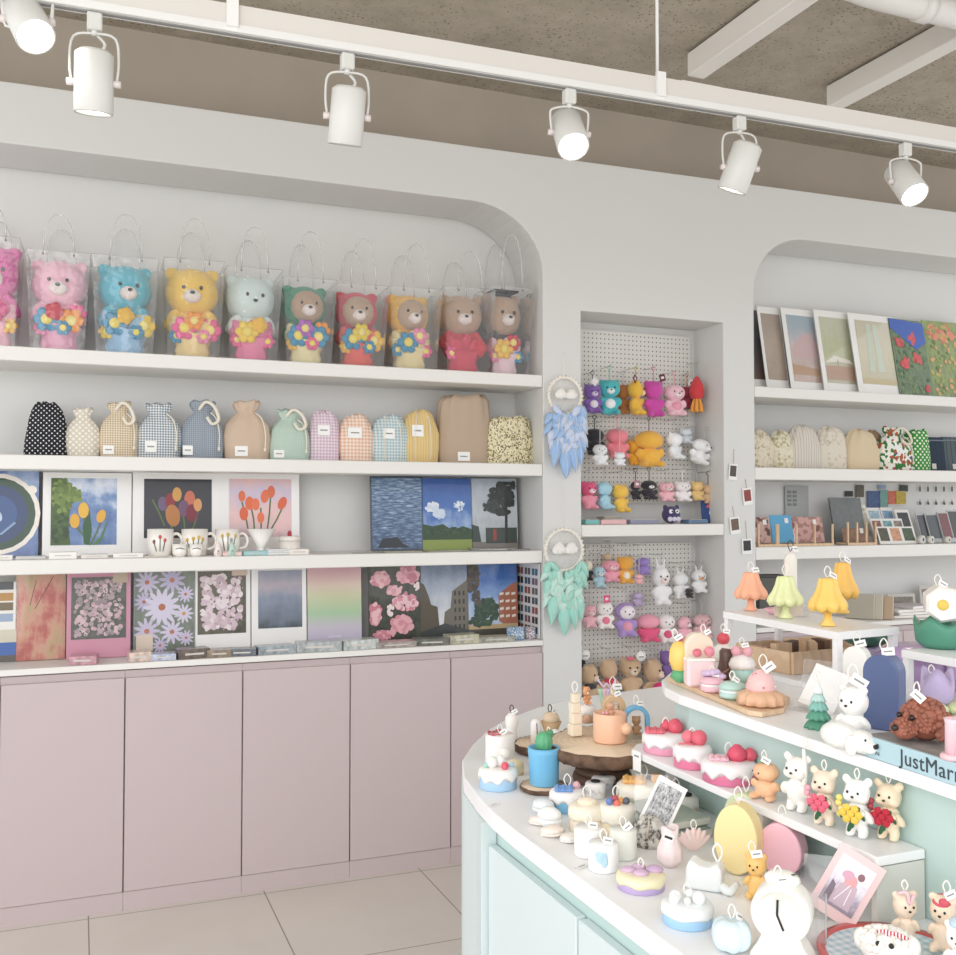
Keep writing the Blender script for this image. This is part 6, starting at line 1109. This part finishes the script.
for k,(u0,u1,vt,vb,lab) in enumerate([(530,557,798,818,'white swirled shell candle, furthest of the group'),(536,563,806,832,'white cup shell candle in the middle of the shells'),(528,554,814,829,'pale beige shell candle at the left of the group'),(539,566,824,841,'glossy cream clam shell candle'),(558,582,832,846,'white scallop shell candle next to the cylinder candle')]):
    P,w,h=C(u0,u1,vt,vb,ZC,.8); r=w/2; o=T('shell_candle',lab,'candle',(P.x,P.y,ZC+.0005),face(P,.5*k-1),'sea shell candles'); c=['#e9eef0','#eef0ee','#ece0d4','#f0e2d4','#efeae2'][k]
    lathe_part('lower_shell',o,[(.4*r,0),(r,.3*h),(r*.98,.5*h),(0,.52*h)],waxm(c),36,fn=lambda a,i,rr,z:(rr*(1+.03*math.sin(12*a)),z),sy=.8); lathe_part('upper_shell',o,[(r*.98,.5*h),(r*.85,.8*h),(.4*r,h),(0,h*1.02)],waxm(c),36,fn=lambda a,i,rr,z:(rr*(1+.05*math.sin(12*a)),z),sy=.8)
cyl(574,603,824,860,ZC,'#f3f0ea','taller plain ivory cylinder candle')
o,r,h=cyl(588,619,839,875,ZC,'#f1f2f0','white cylinder candle with a pale blue paint patch in front'); q=B(); 
for (x,z,a_,b_) in ((-.3,.72,.007,.005),(-.15,.6,.009,.010),(.05,.5,.006,.012),(.1,.68,.004,.006)): q.ell((x*r,-math.sqrt(r*r-(x*r)**2),z*h),(a_,.0012,b_),waxm('#a9d0e0'),10,6)
q.out('blue_paint',o)
o,r,h=cyl(609,637,826,862,ZC,'#e9ece0','pale greenish cylinder candle behind the white ones')
# photo holder
n=N('faded_print',.4,.4,'Generated'); ph1=n.done(n.ramp(n.noise(9,6,.8),[(.38,'#3c3c3e'),(.5,'#a8a8aa'),(.62,'#e0e0e2')]))
o,q,w,h=cardholder(628,672,790,850,ZC,'clear acrylic stand with a tilted black and white photo','white bordered black and white photo leaning in the clear stand',ph1,rz=-.1); q.rotation_euler=Euler((-.45,.45,face(q.location,-.1))); q.location.z+=.012
n=N('newsprint',.6,0,'Object'); np_=n.done(n.ramp(n.noise(60,4,.8),[(.42,'#4c4a46'),(.5,'#c4c0b8'),(.7,'#dedad2')]))
P=Pz(648,852,ZC); o=T('newsprint_bag','crumpled newsprint patterned bag under the tilted photo','paper bag',(P.x+.015,P.y+.02,ZC+.0005),face(P)); lathe_part('paper_body',o,[(.022,0),(.026,.01),(.024,.04),(.012,.055),(0,.05)],np_,30,fn=lambda a,i,r_,z:(r_*(1+.08*math.sin(6*a+i)),z),sy=.6); b=B(); b.tube([(.0,-.014,.05),(-.004,-.018,.02)],.002,mat('#c8bca8',.8),5); b.out('cord',o)
cake(616,666,866,897,ZC,'#b49cd0','#f1e6b8','purple oval cake candle with pale yellow icing and mauve dots',[('paw',-.5,0,.3,'#c8a4c4'),('paw',-.1,.4,.28,'#c8a4c4'),('paw',0,-.3,.3,'#c8a4c4'),('paw',.55,.2,.34,'#c09cc0')],drip=6,amp=.12,bh=.45)
# pink bag with paper label, and its neighbour
P,w,h=C(657,683,832,871,ZC,.2); r=w/2; o=T('pouch_candle','pale pink gathered bag shaped candle with a small printed label','candle',(P.x,P.y,ZC+.0005),face(P)); lathe_part('wax_bag',o,[(.5*r,0),(r,.2*h),(r*.98,.45*h),(.62*r,.75*h),(.7*r,.98*h),(.5*r,h),(.4*r,.8*h),(0,.78*h)],waxm('#f1dbdb'),36,fn=lambda a,i,rr,z:(rr*(1+.03*math.sin(8*a)),z+(.05*h*math.sin(2*a) if i in(4,5) else 0))); q=B(); q.T=Matrix.Translation((-.002,-.72*r,.8*h))@Matrix.Rotation(.3,4,'Y'); q.box((0,0,0),(.018,.001,.012),TAG); q.box((0,-.001,0),(.013,.0006,.004),mat('#2e2e30',.6)); q.out('printed_label',o)
P,w,h=C(681,703,832,862,ZC,.2); r=w/2; o=T('shell_candle','blush pink fan candle beside the gathered bag candle','candle',(P.x+.01,P.y+.01,ZC+.0005),face(P,.4)); b=B()
for k in range(7): a=-.9+.3*k; b.ell((math.sin(a)*h*.38,0,h*.15+math.cos(a)*h*.4),(r*.28,r*.35,h*.42),waxm('#efd4d0'),10,8,rot=(0,a,0))
b.out('fan',o,remesh=.002); loop(o,0,0,h*.8,.02,tag=False)
cake(661,714,895,933,ZC,'#92c4ee','#f1f5f4','sky blue cake candle with white knobs in the front row',[('ball',-.45,-.1,.24,'#f0f3f2'),('ball',-.5,-.35,.2,'#f0f3f2'),('ball',.45,-.2,.27,'#f0f3f2'),('ball',0,-.3,.14,'#f0f3f2'),('ball',.1,.3,.2,'#f0f3f2')],drip=5,amp=.05,bh=.5)
P,w,h=C(686,732,861,897,ZC,.5); o=T('cat_candle','pearl white cat ears block candle behind the sky blue cake','candle',(P.x,P.y,ZC+.0005),face(P,-.2)); b=B(); M=waxm('#eaf0ee')
b.prism([(-.5*w,0),(.3*w,0),(.33*w,.75*h),(.2*w,h),(.08*w,.78*h),(-.15*w,.8*h),(-.38*w,h),(-.46*w,.7*h)],-.018,.018,M); b.out('cat_block',o,bevel=.005); b=B(); b.tube([(.33*w,-.01,.2*h),(.5*w,-.02,.15*h),(.62*w,0,.3*h)],[.008,.007,.005],M,10); b.out('tail',o); loop(o,.2*w,0,.9*h,.03,.0018,tag=False)
P=Pz(730,955,ZC); o=T('flower_candle','pale blue round petalled candle at the bottom edge','candle',(P.x+.01,P.y+.01,ZC+.0005)); b=B(); M=waxm('#cfe2e8')
for k in range(6): a=k*PI/3; b.ell((math.cos(a)*.012,math.sin(a)*.012,.022),(.016,.016,.021),M)
b.out('petal_ball',o,remesh=.002); loop(o,0,0,.042,.02)
# book pile under the cakes
P=Pz(690,842,ZC)
for k,(c,lab) in enumerate((('#8d9a92','lower grey green book under the end of the riser'),('#a3aea2','upper pale green book under the end of the riser'))):
    o=T('flat_book',lab,'book',(1.025,1.60+.01*k,ZC+.0005+.0165*k),.06*k,'books lying under the riser'); bx('cover',o,(0,0,.008),(.10,.14,.016),mat(c,.6),.001); bx('pages',o,(.002,-.0015,.008),(.098,.139,.011),paper('#d8d8cc'))
# oval slabs
P,w,h=C(716,766,800,868,ZC,0)
arch(722,772,800,862,ZC,'#c9d8a4','pale green thick arch candle mostly behind the yellow one',-.5,.03,tag=False)
o,w,h=arch(712,766,812,882,ZC,'#f4dc94','yellow thick oval candle leaning at the riser',-.35,.035,full='oval',tag=False)
o,w,h=arch(756,810,830,884,ZC,'#f0b4c4','pink thick oval candle right of the yellow one',-.35,.035,full='oval')
o,w,h=wax(737,776,854,906,ZC,'#f3bc5c','honey orange bear candle between the yellow and pink slabs',extra=-.1,W=.85,turn=-.2); loop(o,-.005,-.01,h*.93,.022)
# table clock candle
P,w,h=C(753,816,872,962,ZC,.1); P=Pz(783,962,ZC); P+=Vector((P.x,P.y,0)).normalized()*.02; s=ppm(P); o=T('clock_candle','cream white clock shaped candle with black hands at the front','candle',(P.x,P.y,ZC+.0005),face(P,-.15)); M=waxm('#f4f0e6'); R=29*s; h=88*s
b=B(); b.T=Matrix.Translation((0,.0,R*1.55))@Matrix.Rotation(PI/2,4,'X'); b.lathe([(0,-.022),(R*.95,-.022),(R,-.016),(R,.018),(R*.93,.024),(R*.8,.024),(R*.78,.019),(0,.019)],M,44); b.out('clock_drum',o)
b=B(); b.prism([(-R*1.1,0),(R*1.1,0),(R*.75,R*.55),(R*.6,R*.9),(-R*.6,R*.9),(-R*.75,R*.55)],-.022,.02,M); b.out('flared_foot',o,bevel=.004); el('crown',o,(0,0,R*2.6),(R*.62,.018,R*.3),M)
b=B(); zc=R*1.55; b.tube([(-.003,-.0215,zc+R*.5),(-.004,-.0215,zc)],.0016,BLACK,6); b.tube([(-.004,-.0215,zc),(.004,-.0215,zc-R*.5)],.0016,BLACK,6); b.out('clock_hands',o); b=B(); b.tube([(.005,0,R*2.7),(.022,-.01,R*2.95)],.0014,mat('#5a5a58',.6),5); b.out('dark_wick',o); loop(o,-.004,-.01,R*2.6,.02)
# clear sleeve beside the clock
P=Pz(822,962,ZC); o=T('clear_sleeve','clear folded plastic sleeve right of the clock candle','packaging',(P.x+.01,P.y+.03,ZC+.0005),face(P,.6)); b=B(); b.prism([(-.022,0),(.02,0),(.022,.075),(-.02,.082)],-.001,.0,FILM); b.prism([(-.02,0),(.02,0),(.02,.07),(-.018,.078)],.016,.017,FILM); b.out('film_panel',o); b=B(); b.tube([(.02,-.001,0),(.0215,-.001,.074)],.0012,TUBE,4); b.out('folded_edge',o)
# pink photo card
n=N('photo_of_pink_dress',.4,.4,'Generated'); f=n.op('ADD',n.op('MULTIPLY',n.z,.6),n.op('MULTIPLY',n.noise(7,5),.5)); ph2=n.done(n.ramp(f,[(.25,'#8f8290'),(.4,'#b0a4b4'),(.5,'#d8ccd8'),(.65,'#eceaf0')]))
P=Pz(845,918,ZC); o=T('card_holder','clear stand holding the pink bordered picture','card holder',(P.x-.012,P.y+.02,ZC+.0005),face(P)); b=B(); b.T=Matrix.Rotation(-.3,4,'X'); b.box((-.01,.006,.04),(.05,.002,.08),ACRYL); b.out('clear_panel',o); bx('clear_base',o,(0,0,.002),(.06,.05,.004),ACRYL)
P3=Pz(832,916,ZC); q=T('display_card','pink bordered picture of a girl in a pink dress in the clear stand','card',(P3.x-.030,P3.y-.028,ZC+.014),0); q.rotation_euler=Euler((-.16,.50,face(P3,-.05)),'XYZ')
w,h=.068,.100; bx('card_sheet',q,(0,0,h/2),(w,.0015,h),paper('#efcdcc')); pc=bx('photo',q,(0,-.0014,h*.52),(w*.74,.001,h*.74),ph2)
s_=shapes(q,'figure_motif',w,h,-.002,[('p',[(.3,.2),(.36,.5),(.55,.62),(.7,.55),(.76,.2)],'#c8b0bc'),('e',.52,.6,.13,.13,0,'#e2a2a4'),('e',.66,.72,.07,.08,0,'#8a5f66'),('e',.42,.66,.12,.09,.4,'#d8a4b8'),('l',[(.4,.25),(.55,.55)],.02,'#f0e8ec'),('l',[(.62,.25),(.6,.5)],.02,'#f0e8ec'),('p',[(.18,.2),(.2,.5),(.3,.45),(.32,.2)],'#7c6c78')])
# plate with dogs and bears
n=N('checked_glaze',.3,.4); PLATE=n.done(n.mix(n.op('MULTIPLY',n.op('ADD',n.band(n.x,.014,.5),n.band(n.y,.014,.5)),.5),'#a9c6d2','#e2eaec'))
P=Pz(906,966,ZC); o=T('dinner_plate','pale blue plate with a red rim and white check pattern','plate',(P.x,P.y+.02,ZC+.0005)); Rp=.098
lathe_part('red_rim',o,[(Rp*.6,0),(Rp,.006),(Rp,.009),(Rp*.9,.008),(Rp*.88,.006)],mat('#c8524e',.3,coat=.5),48,cap=False); lathe_part('blue_well',o,[(0,.0052),(Rp*.8,.0052),(Rp*.89,.0064)],PLATE,48,cap=False); Pp=Vector((P.x,P.y+.02,0)); ZP=ZC+.006
def onP(u,v): return Pz(u,v,ZP)
P,w,h=C(848,915,928,975,ZP,.8); o=T('dog_head_candle','white fluffy dog candle with a red striped bow on the plate','candle',(P.x,P.y-.01,ZP+.0005),face(P,-.1)); M=mat('#f1ede6',.6,80,.6); b=B(); r=w*.42
b.ell((0,0,r*.6),(r,r*.8,r*.62),M)
for s_ in (-1,1): b.ell((s_*r*.85,0,r*.75),(r*.3,r*.3,r*.4),M)
rnd=random.Random(8)
for k in range(70): a=rnd.uniform(0,6.28); t=rnd.uniform(.2,1.4); b.ell((r*math.sin(t)*math.cos(a),r*.8*math.sin(t)*math.sin(a),r*.6+r*.6*math.cos(t)),r*.16,M,7,5)
b.out('fluffy_head',o)
for s_ in (-1,1): el('eye',o,(s_*r*.22,-r*.72,r*.95),(.0035,.003,.0035),BLACK)
q=B(); q.tube([(-.01,-.02,r*1.3),(.0,-.018,r*1.36),(.014,-.018,r*1.28),(.026,-.014,r*1.18),(.012,-.02,r*1.36),(0,-.02,r*1.24)],.0022,stripes('#c83848','#f4eeee',.004,.5),6); q.out('striped_bow',o)
o,w,h=wax(884,927,893,953,ZP,'#ecd4b8','beige seated bear candle with a pink ribbon on its head',extra=.15,W=.8,turn=.3); b=B(); b.tube([(-.01,-.012,h*.95),(0,-.016,h*1.0),(.004,-.014,h*.8),(.01,-.012,h*.96)],.0025,mat('#f0c4cc',.5),6); b.out('ribbon',o); loop(o,0,0,h*.95,.015,tag=False)
o,w,h=wax(922,966,897,962,ZP,'#edd2b4','beige seated bear candle with a red headband at the right edge',extra=-.3,W=.8); b=B(); b.tube([(math.cos(a)*.125*h,math.sin(a)*.115*h-.002,h*.86+.004*math.sin(a)) for a in [2*PI*k/16 for k in range(16)]],.003,mat('#d05868',.6),6,closed=True); b.ell((.05*h,-.12*h,h*.86),(.007,.004,.006),mat('#d05868',.6)); b.out('headband',o); loop(o,.005,0,h*.95,.02)
o,w,h=wax(945,975,925,985,ZP,'#f0ece4','white bear candle with a blue cap at the bottom right corner',extra=-.2,W=.85); el('blue_cap',o,(0,0,h*.93),(.012,.012,.008),waxm('#b4d0e0'))
# loose clear price tags on the counter edge
for u,v,lab in ((494,806,'crumpled clear tag near the rounded end of the counter'),(582,868,'small clear tag lying at the counter edge by the blue patched candle'),(642,757,'folded white price tag hanging at the far end of the riser')):
    P=Pz(u,v,ZC) if v!=757 else Pz(638,752,ZS); o=T('price_tag',lab,'tag',(P.x,P.y,(ZC+.001) if v!=757 else ZS+.001),.4); 
    if v!=757: bx('clear_strip',o,(0,0,.001),(.03,.012,.002),ACRYL); bx('printed_line',o,(0,0,.0025),(.016,.001,.0006),TAPE)
    else: o.location=(1.056,P.y-.01,ZS-.035); o.rotation_euler=(0,0,-PI/2+.1); bx('tag_sheet',o,(0,0,.02),(.026,.0015,.04),TAG); bx('printed_line',o,(0,-.0012,.03),(.014,.001,.003),TAPE)
# ================================================================ light
sc=bpy.context.scene; w=bpy.data.worlds.new('world'); sc.world=w; w.use_nodes=True; nt=w.node_tree; bg=nt.nodes['Background']
tc=nt.nodes.new('ShaderNodeTexCoord'); sx=nt.nodes.new('ShaderNodeSeparateXYZ'); nt.links.new(tc.outputs['Generated'],sx.inputs[0])
r=nt.nodes.new('ShaderNodeValToRGB'); m_=nt.nodes.new('ShaderNodeMath'); m_.operation='MULTIPLY_ADD'; m_.inputs[1].default_value=.5; m_.inputs[2].default_value=.5; nt.links.new(sx.outputs['Z'],m_.inputs[0]); nt.links.new(m_.outputs[0],r.inputs['Fac'])
e=r.color_ramp.elements; e[0].position=.42; e[0].color=(.76,.75,.73,1); e[1].position=.56; e[1].color=(.95,.96,1,1)
nt.links.new(r.outputs['Color'],bg.inputs['Color']); bg.inputs['Strength'].default_value=1.5
def area(name,loc,target,size,en,c):
    L=bpy.data.lights.new(name,'AREA'); L.shape='RECTANGLE'; L.size,L.size_y=size; L.energy=en; L.color=c; o=bpy.data.objects.new(name,L); col.objects.link(o); o.location=loc; o.rotation_euler=(Vector(target)-Vector(loc)).to_track_quat('-Z','Y').to_euler(); return o
area('shopfront_daylight',(-1.6,-1.2,2.1),(1.3,3,1.0),(3,2.2),55,(1,.98,.95))
vs=sc.view_settings; vs.view_transform='Standard'; vs.look='None'; vs.gamma=1; vs.use_curve_mapping=False; vs.exposure=0.1
